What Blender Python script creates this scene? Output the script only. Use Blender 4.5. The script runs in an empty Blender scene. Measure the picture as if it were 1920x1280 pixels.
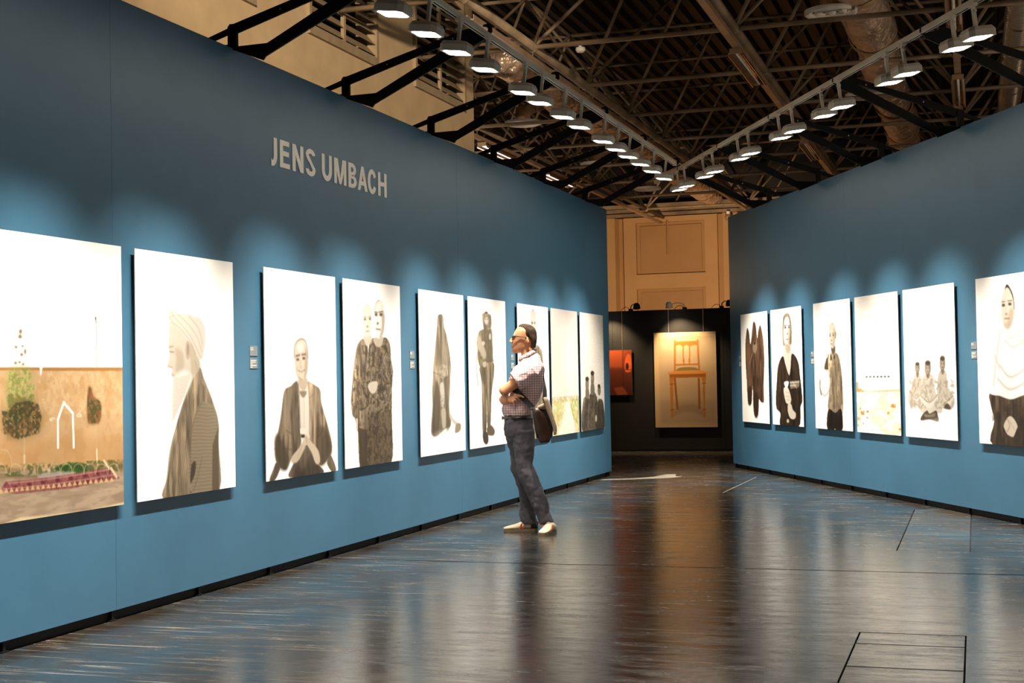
import bpy, bmesh, math, random
import numpy as np
from mathutils import Vector, Matrix

# ------------------------------------------------------------------ camera, world, exposure
scn = bpy.context.scene
COL = scn.collection
random.seed(7)
PI = math.pi

YAW, PITCH, ROLL, CAMZ = 0.3146, 0.0253, -0.0186, 1.36
_fw = Vector((-math.sin(YAW) * math.cos(PITCH), math.cos(YAW) * math.cos(PITCH), math.sin(PITCH)))
_rt = Vector((math.cos(YAW), math.sin(YAW), 0.0))
_up = _rt.cross(_fw)
_r2 = _rt * math.cos(ROLL) + _up * math.sin(ROLL)
_u2 = -_rt * math.sin(ROLL) + _up * math.cos(ROLL)
cam_data = bpy.data.cameras.new('camera')
cam_data.lens = 50.0
cam_data.sensor_width = 36.0
cam_data.clip_end = 300
cam = bpy.data.objects.new('camera', cam_data)
COL.objects.link(cam)
cam.matrix_world = Matrix(((_r2.x, _u2.x, -_fw.x, 0), (_r2.y, _u2.y, -_fw.y, 0), (_r2.z, _u2.z, -_fw.z, CAMZ), (0, 0, 0, 1)))
scn.camera = cam

w = bpy.data.worlds.new('hall_air')
scn.world = w
w.use_nodes = True
w.node_tree.nodes['Background'].inputs[0].default_value = (1.0, 0.78, 0.55, 1)
w.node_tree.nodes['Background'].inputs[1].default_value = 0.016

scn.view_settings.view_transform = 'Standard'
scn.view_settings.look = 'None'
scn.view_settings.gamma = 1.0
scn.view_settings.use_curve_mapping = False
scn.view_settings.exposure = 0.15
scn.cycles.use_denoising = True
scn.cycles.max_bounces = 8
scn.cycles.sample_clamp_indirect = 4.0

SPOT_W = 640.0          # each rail spotlight
SPOT_HALF, SPOT_BLEND, AIM_Z = math.radians(29), 1.0, -0.20
SPOT_COL = (1.0, 0.92, 0.80)
FILL_COL = (1.0, 0.66, 0.38)

# ------------------------------------------------------------------ helpers
def lin(c):
    return c / 12.92 if c <= 0.04045 else ((c + 0.055) / 1.055) ** 2.4
def hexc(h):
    h = h.lstrip('#')
    return tuple(lin(int(h[i:i + 2], 16) / 255) for i in (0, 2, 4)) + (1.0,)

def obj(name, verts, faces, mat=None, parent=None, smooth=False, mesh=None):
    if mesh is None:
        mesh = bpy.data.meshes.new(name)
        mesh.from_pydata([tuple(v) for v in verts], [], faces)
        mesh.update()
        if mat is not None:
            mesh.materials.append(mat)
        if smooth:
            mesh.shade_smooth()
    o = bpy.data.objects.new(name, mesh)
    COL.objects.link(o)
    if parent is not None:
        o.parent = parent
    return o

def empty(name, loc=(0, 0, 0), rz=0.0):
    o = bpy.data.objects.new(name, None)
    o.empty_display_size = 0.1
    COL.objects.link(o)
    o.location = loc
    o.rotation_euler = (0, 0, rz)
    return o

def tag(o, label=None, cat=None, group=None, kind=None):
    if label: o['label'] = label
    if cat: o['category'] = cat
    if group: o['group'] = group
    if kind: o['kind'] = kind
    return o

class MB:
    """collects shapes, builds one mesh object"""
    def __init__(s):
        s.v = []; s.f = []
    def raw(s, vs, fs):
        b = len(s.v); s.v += [tuple(v) for v in vs]; s.f += [tuple(b + i for i in f) for f in fs]; return s
    def box(s, x0, x1, y0, y1, z0, z1):
        vs = [(x, y, z) for z in (z0, z1) for y in (y0, y1) for x in (x0, x1)]
        return s.raw(vs, [(0, 2, 3, 1), (4, 5, 7, 6), (0, 1, 5, 4), (2, 6, 7, 3), (0, 4, 6, 2), (1, 3, 7, 5)])
    def tube(s, pts, r, n=8, cap=True):
        pts = [Vector(p) for p in pts]
        rs = r if isinstance(r, (list, tuple)) else [r] * len(pts)
        rings = []
        t0 = (pts[1] - pts[0]).normalized()
        up = Vector((0, 0, 1)) if abs(t0.z) < 0.9 else Vector((1, 0, 0))
        u = t0.cross(up).normalized()
        vs = []
        for i, p in enumerate(pts):
            if i == 0: t = pts[1] - pts[0]
            elif i == len(pts) - 1: t = pts[-1] - pts[-2]
            else: t = (pts[i + 1] - pts[i]).normalized() + (pts[i] - pts[i - 1]).normalized()
            t.normalize()
            u = (u - t * u.dot(t)).normalized()
            vv = t.cross(u)
            for k in range(n):
                a = 2 * PI * k / n
                vs.append(p + (u * math.cos(a) + vv * math.sin(a)) * rs[i])
        fs = []
        for i in range(len(pts) - 1):
            for k in range(n):
                a = i * n + k; b = i * n + (k + 1) % n
                fs.append((a, b, b + n, a + n))
        if cap:
            fs.append(tuple(range(n - 1, -1, -1)))
            m = (len(pts) - 1) * n
            fs.append(tuple(m + k for k in range(n)))
        return s.raw(vs, fs)
    def prism(s, poly, axis, a0, a1):
        """extrude a 2-D outline: axis 'x' -> (y,z), 'y' -> (x,z), 'z' -> (x,y)"""
        n = len(poly)
        def P(p, a):
            return {'x': (a, p[0], p[1]), 'y': (p[0], a, p[1]), 'z': (p[0], p[1], a)}[axis]
        vs = [P(p, a0) for p in poly] + [P(p, a1) for p in poly]
        ar = sum(poly[i][0] * poly[(i + 1) % n][1] - poly[(i + 1) % n][0] * poly[i][1] for i in range(n))
        if axis == 'y': ar = -ar
        fs = []
        lo = tuple(range(n)); hi = tuple(range(n, 2 * n))
        if ar > 0:
            fs += [lo[::-1], hi]
            fs += [(i, (i + 1) % n, n + (i + 1) % n, n + i) for i in range(n)]
        else:
            fs += [lo, hi[::-1]]
            fs += [(n + i, n + (i + 1) % n, (i + 1) % n, i) for i in range(n)]
        return s.raw(vs, fs)
    def lathe(s, prof, c, axis=(0, 0, 1), n=24):
        c = Vector(c); ax = Vector(axis).normalized()
        up = Vector((0, 0, 1)) if abs(ax.z) < 0.9 else Vector((1, 0, 0))
        u = ax.cross(up).normalized(); v = ax.cross(u)
        vs = []; fs = []
        for r, h in prof:
            for k in range(n):
                a = 2 * PI * k / n
                vs.append(c + ax * h + (u * math.cos(a) + v * math.sin(a)) * r)
        for i in range(len(prof) - 1):
            for k in range(n):
                a = i * n + k; b = i * n + (k + 1) % n
                fs.append((a, b, b + n, a + n))
        return s.raw(vs, fs)
    def ball(s, c, r, n=8, m=6):
        prof = [(max(1e-4, r * math.sin(PI * i / m)), -r * math.cos(PI * i / m)) for i in range(m + 1)]
        return s.lathe(prof, c, n=n)
    def build(s, name, mat, parent=None, smooth=False):
        return obj(name, s.v, s.f, mat, parent, smooth)

def beveled(o, wdt=0.004, seg=2):
    m = o.modifiers.new('bevel', 'BEVEL'); m.width = wdt; m.segments = seg; m.limit_method = 'ANGLE'
    return o

# ------------------------------------------------------------------ materials
def newmat(name):
    m = bpy.data.materials.new(name); m.use_nodes = True
    nt = m.node_tree
    return m, nt, nt.nodes['Principled BSDF']
def N(nt, t, **kw):
    n = nt.nodes.new(t)
    for k, v in kw.items(): setattr(n, k, v)
    return n
def noise_mix(nt, scale, c0, c1, lo=0.35, hi=0.65, stretch=(1, 1, 1), detail=4, coord='Object'):
    tc = N(nt, 'ShaderNodeTexCoord'); mp = N(nt, 'ShaderNodeMapping'); mp.inputs['Scale'].default_value = stretch
    nz = N(nt, 'ShaderNodeTexNoise'); nz.inputs['Scale'].default_value = scale; nz.inputs['Detail'].default_value = detail
    rp = N(nt, 'ShaderNodeValToRGB')
    rp.color_ramp.elements[0].position = lo; rp.color_ramp.elements[0].color = c0
    rp.color_ramp.elements[1].position = hi; rp.color_ramp.elements[1].color = c1
    nt.links.new(tc.outputs[coord], mp.inputs[0]); nt.links.new(mp.outputs[0], nz.inputs['Vector'])
    nt.links.new(nz.outputs['Fac'], rp.inputs[0])
    return rp, nz, mp
def simple(name, col, rough=0.5, metal=0.0, var=0.12, scale=6.0, stretch=(1, 1, 1), bump=0.0, spec=0.5, bscale=None, bdist=0.02):
    m, nt, b = newmat(name)
    c = hexc(col) if isinstance(col, str) else col
    d = tuple(x * (1 - var) for x in c[:3]) + (1,); e = tuple(min(1, x * (1 + var)) for x in c[:3]) + (1,)
    rp, nz, mp = noise_mix(nt, scale, d, e, stretch=stretch)
    nt.links.new(rp.outputs[0], b.inputs['Base Color'])
    b.inputs['Roughness'].default_value = rough; b.inputs['Metallic'].default_value = metal
    b.inputs['Specular IOR Level'].default_value = spec
    if bump:
        bp = N(nt, 'ShaderNodeBump'); bp.inputs['Strength'].default_value = bump; bp.inputs['Distance'].default_value = bdist
        src = nz
        if bscale:
            src = N(nt, 'ShaderNodeTexNoise'); src.inputs['Scale'].default_value = bscale; nt.links.new(mp.outputs[0], src.inputs['Vector'])
        nt.links.new(src.outputs['Fac'], bp.inputs['Height']); nt.links.new(bp.outputs[0], b.inputs['Normal'])
    return m
def emit(name, col, strength):
    m, nt, b = newmat(name)
    b.inputs['Base Color'].default_value = (0.8, 0.8, 0.8, 1)
    b.inputs['Emission Color'].default_value = col
    b.inputs['Emission Strength'].default_value = strength
    return m

M = {}
M['blue'] = simple('blue_wall_paint', '#335b73', 0.45, var=0.04, scale=3.0, bump=0.02, bscale=60)
M['black'] = simple('black_board', '#0d0b0a', 0.7, var=0.15, spec=0.2)
M['steel_black'] = simple('black_powder_coat', '#080706', 0.6, var=0.2, spec=0.2)
M['bolt'] = simple('zinc_bolt', '#b9b2a6', 0.35, 0.8)
M['white_metal'] = simple('white_lamp_enamel', '#e2d8c8', 0.45, var=0.04)
M['rail'] = simple('white_rail_enamel', '#e0d6c2', 0.5, var=0.05)
M['beige'] = simple('beige_plaster', '#b09a78', 0.8, var=0.07, scale=2.5, bump=0.05, bscale=20)
M['ochre'] = simple('ochre_wall_paint', '#bb9566', 0.75, var=0.06, scale=0.8)
M['ochre2'] = simple('ochre_panel_paint', '#ab855a', 0.8, var=0.06, scale=0.8)
M['louver'] = simple('louver_paint', '#8d7c62', 0.7, var=0.10)
M['dark'] = simple('dark_void', '#0a0908', 0.9, var=0.1)
M['steel'] = simple('brown_painted_steel', '#85745d', 0.55, 0.0, var=0.35, scale=1.5, bump=0.1, bscale=30)
M['deck'] = simple('dark_roof_deck', '#100f0f', 0.55, 0.2, var=0.3, scale=1.0)
M['tray'] = simple('galvanised_tray', '#b0967a', 0.4, 0.35, var=0.2, scale=2.0)
M['foil'] = simple('duct_foil', '#d8bda6', 0.34, 0.45, var=0.25, scale=3.0, stretch=(1, .6, 1), bump=1.0, bscale=6.0, bdist=0.12)
M['duct'] = simple('duct_sheet', '#bb9a74', 0.5, 0.2, var=0.15)
M['spiral'] = simple('spiral_duct_zinc', '#c4bcae', 0.3, 0.6, var=0.1)
M['diffuser'] = simple('diffuser_enamel', '#f0ece4', 0.4, var=0.05)
M['lens'] = emit('spot_lens', (1.0, 0.9, 0.75, 1), 38.0)
M['tube_on'] = emit('fluorescent_tube', (0.9, 0.95, 1.0, 1), 3.0)
M['wire'] = simple('steel_wire', '#9a8a74', 0.35, 0.7)
M['backing'] = simple('print_back_board', '#3b3a38', 0.7)
M['edge'] = simple('print_edge_board', '#8b8a86', 0.6)
M['letter'] = simple('pale_vinyl', '#f0e6da', 0.6, var=0.03)
M['plate'] = simple('grey_label_card', '#6b6f70', 0.6, var=0.06)
M['plate_text'] = simple('label_print_ink', '#cfcac2', 0.7, var=0.05)

# worn glossy hall floor
def floor_mat(name, dark, mid, blue, tint=1.0):
    m, nt, b = newmat(name)
    L = nt.links.new
    geo = N(nt, 'ShaderNodeNewGeometry')
    def nz(scale, stretch, detail=5, rough=0.6):
        mp = N(nt, 'ShaderNodeMapping'); mp.inputs['Scale'].default_value = stretch
        n = N(nt, 'ShaderNodeTexNoise'); n.inputs['Scale'].default_value = scale; n.inputs['Detail'].default_value = detail
        n.inputs['Roughness'].default_value = rough
        L(geo.outputs['Position'], mp.inputs[0]); L(mp.outputs[0], n.inputs['Vector']); return n
    def ramp(src, p0, p1, c0=(0, 0, 0, 1), c1=(1, 1, 1, 1)):
        r = N(nt, 'ShaderNodeValToRGB'); r.color_ramp.elements[0].position = p0; r.color_ramp.elements[1].position = p1
        r.color_ramp.elements[0].color = c0; r.color_ramp.elements[1].color = c1; L(src, r.inputs[0]); return r
    def mix(f, a, bb):
        x = N(nt, 'ShaderNodeMix', data_type='RGBA'); L(f, x.inputs[0])
        for s, k in ((a, 6), (bb, 7)):
            if isinstance(s, tuple): x.inputs[k].default_value = s
            else: L(s, x.inputs[k])
        return x.outputs[2]
    big = nz(0.5, (1, 1, 1)); pat = nz(1.6, (1, 0.8, 1), 8, 0.7); scr = nz(4.5, (0.45, 2.2, 1), 8, 0.75); fine = nz(26, (0.6, 1.3, 1), 5, 0.7); hair = nz(9.0, (0.12, 5.0, 1), 4, 0.6)
    c = mix(ramp(big.outputs['Fac'], 0.38, 0.62).outputs[0], dark, mid)
    c = mix(ramp(pat.outputs['Fac'], 0.47, 0.58).outputs[0], c, blue)
    c = mix(ramp(scr.outputs['Fac'], 0.56, 0.70).outputs[0], c, (0.11 * tint, 0.09 * tint, 0.066 * tint, 1))
    c = mix(ramp(hair.outputs['Fac'], 0.58, 0.68).outputs[0], c, (0.26 * tint, 0.22 * tint, 0.17 * tint, 1))
    L(c, b.inputs['Base Color'])
    mm = N(nt, 'ShaderNodeMath', operation='MULTIPLY_ADD'); L(fine.outputs['Fac'], mm.inputs[0]); mm.inputs[1].default_value = 0.5; L(scr.outputs['Fac'], mm.inputs[2])
    rr = N(nt, 'ShaderNodeMapRange'); rr.inputs[1].default_value = 0.62; rr.inputs[2].default_value = 0.92
    rr.inputs[3].default_value = 0.06; rr.inputs[4].default_value = 0.30
    L(mm.outputs[0], rr.inputs[0]); L(rr.outputs[0], b.inputs['Roughness'])
    b.inputs['IOR'].default_value = 1.9
    sl = N(nt, 'ShaderNodeMapRange'); sl.inputs[1].default_value = 0.36; sl.inputs[2].default_value = 0.64; sl.inputs[3].default_value = 0.62; sl.inputs[4].default_value = 0.22
    L(pat.outputs['Fac'], sl.inputs[0]); L(sl.outputs[0], b.inputs['Specular IOR Level'])
    ad = N(nt, 'ShaderNodeMath', operation='ADD'); L(scr.outputs['Fac'], ad.inputs[0])
    ml = N(nt, 'ShaderNodeMath', operation='MULTIPLY'); ml.inputs[1].default_value = 0.30; L(fine.outputs['Fac'], ml.inputs[0]); L(ml.outputs[0], ad.inputs[1])
    bp = N(nt, 'ShaderNodeBump'); bp.inputs['Strength'].default_value = 0.085; bp.inputs['Distance'].default_value = 0.02
    L(ad.outputs[0], bp.inputs['Height']); L(bp.outputs[0], b.inputs['Normal'])
    return m
M['floor'] = floor_mat('worn_glossy_floor', hexc('#231d18'), hexc('#332b23'), hexc('#252d33'))
M['lid'] = floor_mat('floor_lid_steel', hexc('#332d27'), hexc('#4a4238'), hexc('#3a444a'))

# ------------------------------------------------------------------ floor with slabs and hatch lids
floor = obj('floor', *(lambda m: (m.v, m.f))(MB().box(-32, 30, -8, 60, -0.12, -0.022)), M['dark'])
tag(floor, 'dark worn glossy exhibition hall floor', kind='structure')
YJ = 9.955
hA = (-0.605, -0.068, 11.13, 14.45)
hB = (-0.612, -0.077, 5.60, 7.645)
def slab(y0, y1, hole):
    m = MB(); t0, t1 = -0.02, 0.0
    hx0, hx1, hy0, hy1 = hole
    m.box(-32, hx0, y0, y1, t0, t1); m.box(hx1, 30, y0, y1, t0, t1)
    m.box(hx0, hx1, y0, hy0, t0, t1); m.box(hx0, hx1, hy1, y1, t0, t1)
    m.build('slab', M['floor'], floor)
slab(-8, YJ - 0.012, hB)
slab(YJ + 0.012, 60, hA)
def lid(x0, x1, y0, y1):
    g = 0.009
    o = MB().box(x0 + g, x1 - g, y0 + g, y1 - g, -0.02, -0.001).build('hatch_lid', M['lid'], floor)
lid(*hA)
for a, b_ in ((7.327, 7.645), (6.753, 7.327), (6.18, 6.753), (5.60, 6.18)):
    lid(hB[0], hB[1], a, b_)

# ------------------------------------------------------------------ display walls
ANG = 0.46055
WX = -4.751
RB = Vector((6.82665 + math.cos(ANG) * 0.028, math.sin(ANG) * 0.028, 0))
wl = empty('wall_left', (WX, 0, 0), PI / 2)           # local x = along the wall (to the right when facing it), y = into the wall
wr = empty('wall_right', RB, ANG - PI / 2)
tag(wl, 'long blue display wall hung with portrait prints', kind='structure')
tag(wr, 'blue display wall turned towards the first one', kind='structure')
ZB, ZT = 0.062, 3.634
def panels(parent, x0, x1, feet, seams):
    xs = [x0] + [s for s in seams if x0 < s < x1] + [x1]
    for a, b_ in zip(xs[:-1], xs[1:]):
        MB().box(a + 0.0012, b_ - 0.0012, 0, 0.03, ZB, ZT).build('wall_panel', M['blue'], parent)
    MB().box(x0 + 0.01, x1 - 0.005, 0.031, 0.12, ZB + 0.001, ZT - 0.012).build('wall_core', M['black'], parent)
    MB().box(x0 + 0.05, x1 - 0.06, 0.035, 0.11, 0.001, ZB).build('base_recess', M['dark'], parent)
    for s in feet:
        for d in (-0.02,):
            if x0 < s + d < x1:
                m = MB().box(s + d - 0.012, s + d + 0.012, 0.012, 0.034, 0.0, ZB); m.box(s + d - 0.03, s + d + 0.03, 0.004, 0.034, 0.0, 0.008)
                m.build('levelling_foot', M['steel_black'], parent)
PW = 0.9655
panels(wl, -2.5, 18.885, [7.13 + PW * k for k in range(-10, 13)] + [18.82], [2.30, 7.13, 12.95, 17.75])
panels(wr, -23.0, -3.0, [-18.53 + PW * k for k in range(-4, 17)] + [-22.9], [-18.53, -13.70, -8.9])

# ------------------------------------------------------------------ black partition at the end, far wall, louvred side block, roof
YBK = 24.9
wb = empty('wall_back', (0, YBK, 0), 0)
tag(wb, 'low black partition closing the aisle', kind='structure')
for a, b_ in ((-10.2, -8.2), (-8.2, -6.2), (-6.2, -4.2), (-4.2, -2.2), (-2.2, -0.2)):
    MB().box(a + 0.002, b_ - 0.002, 0, 0.05, 0.03, 2.49).build('wall_panel', M['black'], wb)
MB().box(-10.2, -0.2, -0.004, 0.07, 2.49, 2.515).build('top_cap', M['steel_black'], wb)
MB().box(-10.1, -0.3, 0.012, 0.04, 0.0, 0.03).build('base_recess', M['dark'], wb)

YF = 44.0
wf = empty('wall_far', (0, YF, 0), 0)
tag(wf, 'tall ochre panelled hall wall far behind', kind='structure')
MB().box(-24, 8, 0.25, 0.45, 0, 6.7).build('wall_body', M['ochre2'], wf)
MB().box(-24, 8, 0.25, 0.45, 6.7, 9.2).build('gable', M['deck'], wf)
BAY = 3.9
for k in range(-3, 4):
    cx = -9.05 + BAY * k
    # each bay: raised stiles and rails framing two sunk fields
    m = MB()
    m.box(cx - 1.50, cx - 1.10, 0.10, 0.25, 0, 6.35); m.box(cx + 1.10, cx + 1.50, 0.10, 0.25, 0, 6.35)
    m.build('stile', M['ochre'], wf)
    for z0, z1 in ((4.08, 4.54), (6.18, 6.35), (1.9, 2.3)):
        MB().box(cx - 1.10, cx + 1.10, 0.10, 0.25, z0, z1).build('rail_board', M['ochre'], wf)
    for z0, z1 in ((4.54, 6.18), (2.3, 4.08)):
        MB().box(cx - 0.98, cx + 0.98, 0.20, 0.25, z0 + 0.11, z1 - 0.10).build('field_panel', M['ochre2'], wf)
    p = MB(); p.prism([(cx + 1.64, 0.25), (cx + 1.70, -0.08), (cx + 2.16, -0.08), (cx + 2.22, 0.25)], 'z', 0, 6.35)
    p.build('pilaster', M['ochre'], wf)
MB().tube([(-9.12, 0.06, 6.2), (-9.12, 0.06, 5.15)], 0.03).build('conduit', M['ochre2'], wf)
bx_ = MB(); bx_.box(-24, 8, -0.15, 0.45, 6.35, 6.75); bx_.box(-24, 8, -0.25, 0.05, 6.35, 6.45); bx_.build('lintel_beam', M['steel'], wf)

# side block with ventilation louvres, behind the left display wall
ws = empty('wall_side', (-8.0, 0, 0), PI / 2)
tag(ws, 'beige plaster block with louvred vents behind the display wall', kind='structure')
LOUV = [(12.74, 14.95), (16.36, 18.57), (19.98, 22.23)]
LZ0, LZ1 = 5.80, 8.30
m = MB()
edges = [-2.0] + [e for l in LOUV for e in l] + [22.715]
for a, b_ in zip(edges[0::2], edges[1::2]):
    m.box(a, b_, 0, 2.5, 0, 8.6)
for a, b_ in LOUV:
    m.box(a, b_, 0, 2.5, 0, LZ0); m.box(a, b_, 0, 2.5, LZ1, 8.6); m.box(a, b_, 0.4, 2.5, LZ0, LZ1)
m.build('block_body', M['beige'], ws)
for a, b_ in LOUV:
    m = MB(); t = 0.07
    m.box(a, a + t, -0.05, 0.1, LZ0, LZ1); m.box(b_ - t, b_, -0.05, 0.1, LZ0, LZ1); m.box(a + t, b_ - t, -0.05, 0.1, LZ0, LZ0 + 0.12); m.box(a + t, b_ - t, -0.05, 0.1, LZ1 - 0.1, LZ1)
    fr = m.build('louvre_frame', M['louver'], ws)
    MB().box((a + b_) / 2 - 0.03, (a + b_) / 2 + 0.03, -0.03, 0.02, LZ0 + 0.12, LZ1 - 0.1).build('mullion', M['louver'], fr)
    first = None
    nsl = 15
    for k in range(nsl):
        z = LZ0 + 0.15 + k * (LZ1 - LZ0 - 0.2) / nsl
        if first is None:
            m = MB(); h = 0.105
            m.prism([(-0.03, 0), (-0.012, 0.012), (0.115, h + 0.05), (0.10, h + 0.042)], 'x', a + t, b_ - t)
            o = m.build('slat', M['louver'], fr); first = o
        else:
            o = obj('slat', None, None, parent=fr, mesh=first.data)
        o.location.z = z
    MB().box(a + 0.02, b_ - 0.02, 0.3, 0.38, LZ0, LZ1).build('plenum', M['dark'], fr)

# corrugated roof deck
m = MB(); x = -18.0; per = 0.30; prof = []
while x < 14:
    prof += [(x, 8.60), (x + 0.05, 8.70), (x + 0.15, 8.70), (x + 0.20, 8.60)]
    x += per
vs = [(p[0], y, p[1]) for y in (2, 46) for p in prof]
n = len(prof)
deck = obj('ceiling', vs, [(i, i + n, i + n + 1, i + 1) for i in range(n - 1)], M['deck'])
tag(deck, 'dark corrugated roof deck', kind='structure')

# ------------------------------------------------------------------ space frame
G = 3.02
GX = [-6.19 + G * i for i in range(-4, 6)]
GY = [20.29 + G * j for j in range(-4, 9)]
ZC, ZTOP = 6.30, 8.30
sf = empty('space_frame', (0, 0, ZC))
tag(sf, 'brown tubular steel space frame carrying the hall roof', 'roof truss')
def xmin(y): return -7.95 if y < 22.8 else GX[0]
def blocked(x, y): return x < -7.9 and y < 23.0
for yy in GY:
    MB().tube([(xmin(yy), yy, 0), (GX[-1], yy, 0)], 0.038, 10).build('chord', M['steel'], sf, True)
for xx in GX:
    y0 = 23.0 if xx < -7.9 else GY[0]
    MB().tube([(xx, y0, 0), (xx, 43.9, 0)], 0.048 if abs(xx + 3.17) > .1 and abs(xx + 6.19) > .1 else 0.075, 10).build('chord', M['steel'], sf, True)
TX = [g + G / 2 for g in GX]; TY = [g + G / 2 for g in GY]
for yy in TY:
    MB().tube([(xmin(yy), yy, ZTOP - ZC), (TX[-1], yy, ZTOP - ZC)], 0.035, 8).build('top_chord', M['steel'], sf, True)
for xx in TX:
    y0 = 23.0 if xx < -7.9 else TY[0]
    MB().tube([(xx, y0, ZTOP - ZC), (xx, 43.9, ZTOP - ZC)], 0.035, 8).build('top_chord', M['steel'], sf, True)
nb = None
diag = {}
cand = []
for xx in GX:
    for yy in GY:
        if blocked(xx, yy): continue
        if nb is None:
            o = MB().ball((0, 0, 0), 0.085).build('node_ball', M['steel'], sf, True); nb = o.data
        else: o = obj('node_ball', None, None, parent=sf, mesh=nb)
        o.location = (xx, yy, 0)
        for sx in (-1, 1):
            for sy in (-1, 1):
                if blocked(xx + sx * G / 2 - .3, yy + sy * G / 2): continue
                if yy + sy * G / 2 > 43.8: continue
                d = math.hypot(xx, yy); ang = abs(math.atan2(-xx, yy) - YAW)
                cand.append((ang > 0.42, d, xx, yy, sx, sy))
cand.sort()
rest = MB()
for i, (_, d, xx, yy, sx, sy) in enumerate(cand):
    if i < 296:
        k = (sx, sy)
        if k not in diag:
            o = MB().tube([(0, 0, 0), (sx * G / 2, sy * G / 2, ZTOP - ZC)], 0.030, 8).build('diagonal', M['steel'], sf, True); diag[k] = o.data
        else: o = obj('diagonal', None, None, parent=sf, mesh=diag[k])
        o.location = (xx, yy, 0)
    else:
        rest.tube([(xx, yy, 0), (xx + sx * G / 2, yy + sy * G / 2, ZTOP - ZC)], 0.030, 6)
if rest.v:
    tag(rest.build('diagonals_beyond', M['steel'], sf, True), kind='stuff')

# ------------------------------------------------------------------ cantilever brackets on the wall tops
def catmull(pts, k=6, closed=False):
    out = []; n = len(pts)
    rng = range(n if closed else n - 1)
    for i in rng:
        p0 = pts[(i - 1) % n] if closed or i > 0 else pts[0]
        p1 = pts[i]; p2 = pts[(i + 1) % n]
        p3 = pts[(i + 2) % n] if closed or i + 2 < n else pts[-1]
        for j in range(k):
            t = j / k
            out.append(tuple(0.5 * (2 * b + (c - a) * t + (2 * a - 5 * b + 4 * c - d) * t * t + (3 * b - a - 3 * c + d) * t ** 3) for a, b, c, d in zip(p0, p1, p2, p3)))
    if not closed: out.append(tuple(pts[-1]))
    return out
# outlines in the bracket's plane, (distance out from the wall, height); the arms reach out over the aisle
BR_ARM_U = [(-0.030, 3.785), (0.0, 3.80), (1.02, 4.085), (1.08, 4.092), (1.10, 4.03), (1.02, 4.030), (0.03, 3.735), (-0.03, 3.735)]
BR_POST = [(-0.036, 3.634), (0.030, 3.634), (0.030, 3.775), (0.010, 3.80), (-0.020, 3.80), (-0.036, 3.78)]
BR_GUSSET = [(0.028, 3.645), (0.26, 3.648), (1.02, 4.03), (1.10, 3.965), (0.985, 3.910), (0.245, 3.560), (0.225, 3.535), (-0.030, 3.636), (0.028, 3.640)]
BR_HOOK = [(1.04, 4.09), (1.00, 4.05), (1.06, 3.945), (1.12, 3.962), (1.20, 4.00), (1.245, 4.05), (1.242, 4.095), (1.215, 4.115), (1.175, 4.108), (1.172, 4.095), (1.205, 4.09), (1.217, 4.068), (1.195, 4.038), (1.150, 4.050)]
BR_TAIL = [(-0.005, 3.785), (-0.26, 3.70), (-0.26, 3.665), (0.01, 3.745)]
def flat(outline, t, name, parent):
    return MB().prism([(-d, z) for d, z in outline], 'x', -t / 2, t / 2).build(name, M['steel_black'], parent)
def make_bracket():
    r = empty('wall_bracket')
    flat(BR_POST, 0.030, 'post', r); flat(BR_ARM_U, 0.016, 'upper_arm', r); flat(BR_GUSSET, 0.018, 'lower_arm', r)
    flat(BR_HOOK, 0.022, 'hook', r); flat(BR_TAIL, 0.016, 'tail', r)
    for d, z in ((0.0, 3.765), (0.005, 3.785), (0.36, 3.868), (0.92, 4.022)):
        MB().lathe([(0.0005, 0.011), (0.007, 0.011), (0.007, -0.011), (0.0005, -0.011)], (0, -d, z), (1, 0, 0), 8).build('bolt', M['bolt'], r)
    # clamp straddling the top of the wall
    MB().box(-0.02, 0.02, -0.006, 0.16, 3.634, 3.660).build('wall_clamp', M['steel_black'], r)
    return r
def copy_tree(o, parent=None):
    c = o.copy(); COL.objects.link(c)
    if parent is not None: c.parent = parent
    for ch in list(o.children): copy_tree(ch, c)
    return c
def wall_pos(wall, u, y=0.0, z=0.0):
    R = Matrix.Rotation(wall.rotation_euler[2], 4, 'Z')
    return Vector(wall.location) + R @ Vector((u, y, z))
br0 = make_bracket()
ORD = ['first', 'second', 'third', 'fourth', 'fifth', 'sixth', 'seventh', 'eighth', 'ninth', 'tenth', 'eleventh', 'twelfth', 'thirteenth', 'fourteenth', 'fifteenth', 'sixteenth', 'seventeenth', 'eighteenth']
BL = [8.588, 10.42, 12.298, 14.106, 15.90, 17.78]
BRR = [-13.70, -15.60, -17.45, -19.35, -21.15]
used = False
for wall, us, side in ((wl, BL, 'long lettered wall'), (wr, BRR, 'right-hand wall')):
    for i, u in enumerate(us):
        b_ = copy_tree(br0) if used else br0
        used = True
        b_.location = wall_pos(wall, u); b_.rotation_euler = (0, 0, wall.rotation_euler[2])
        tag(b_, 'black steel bracket atop the %s, %s from the camera end' % (side, ORD[i]), 'bracket', 'black brackets holding the light rails')

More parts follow.
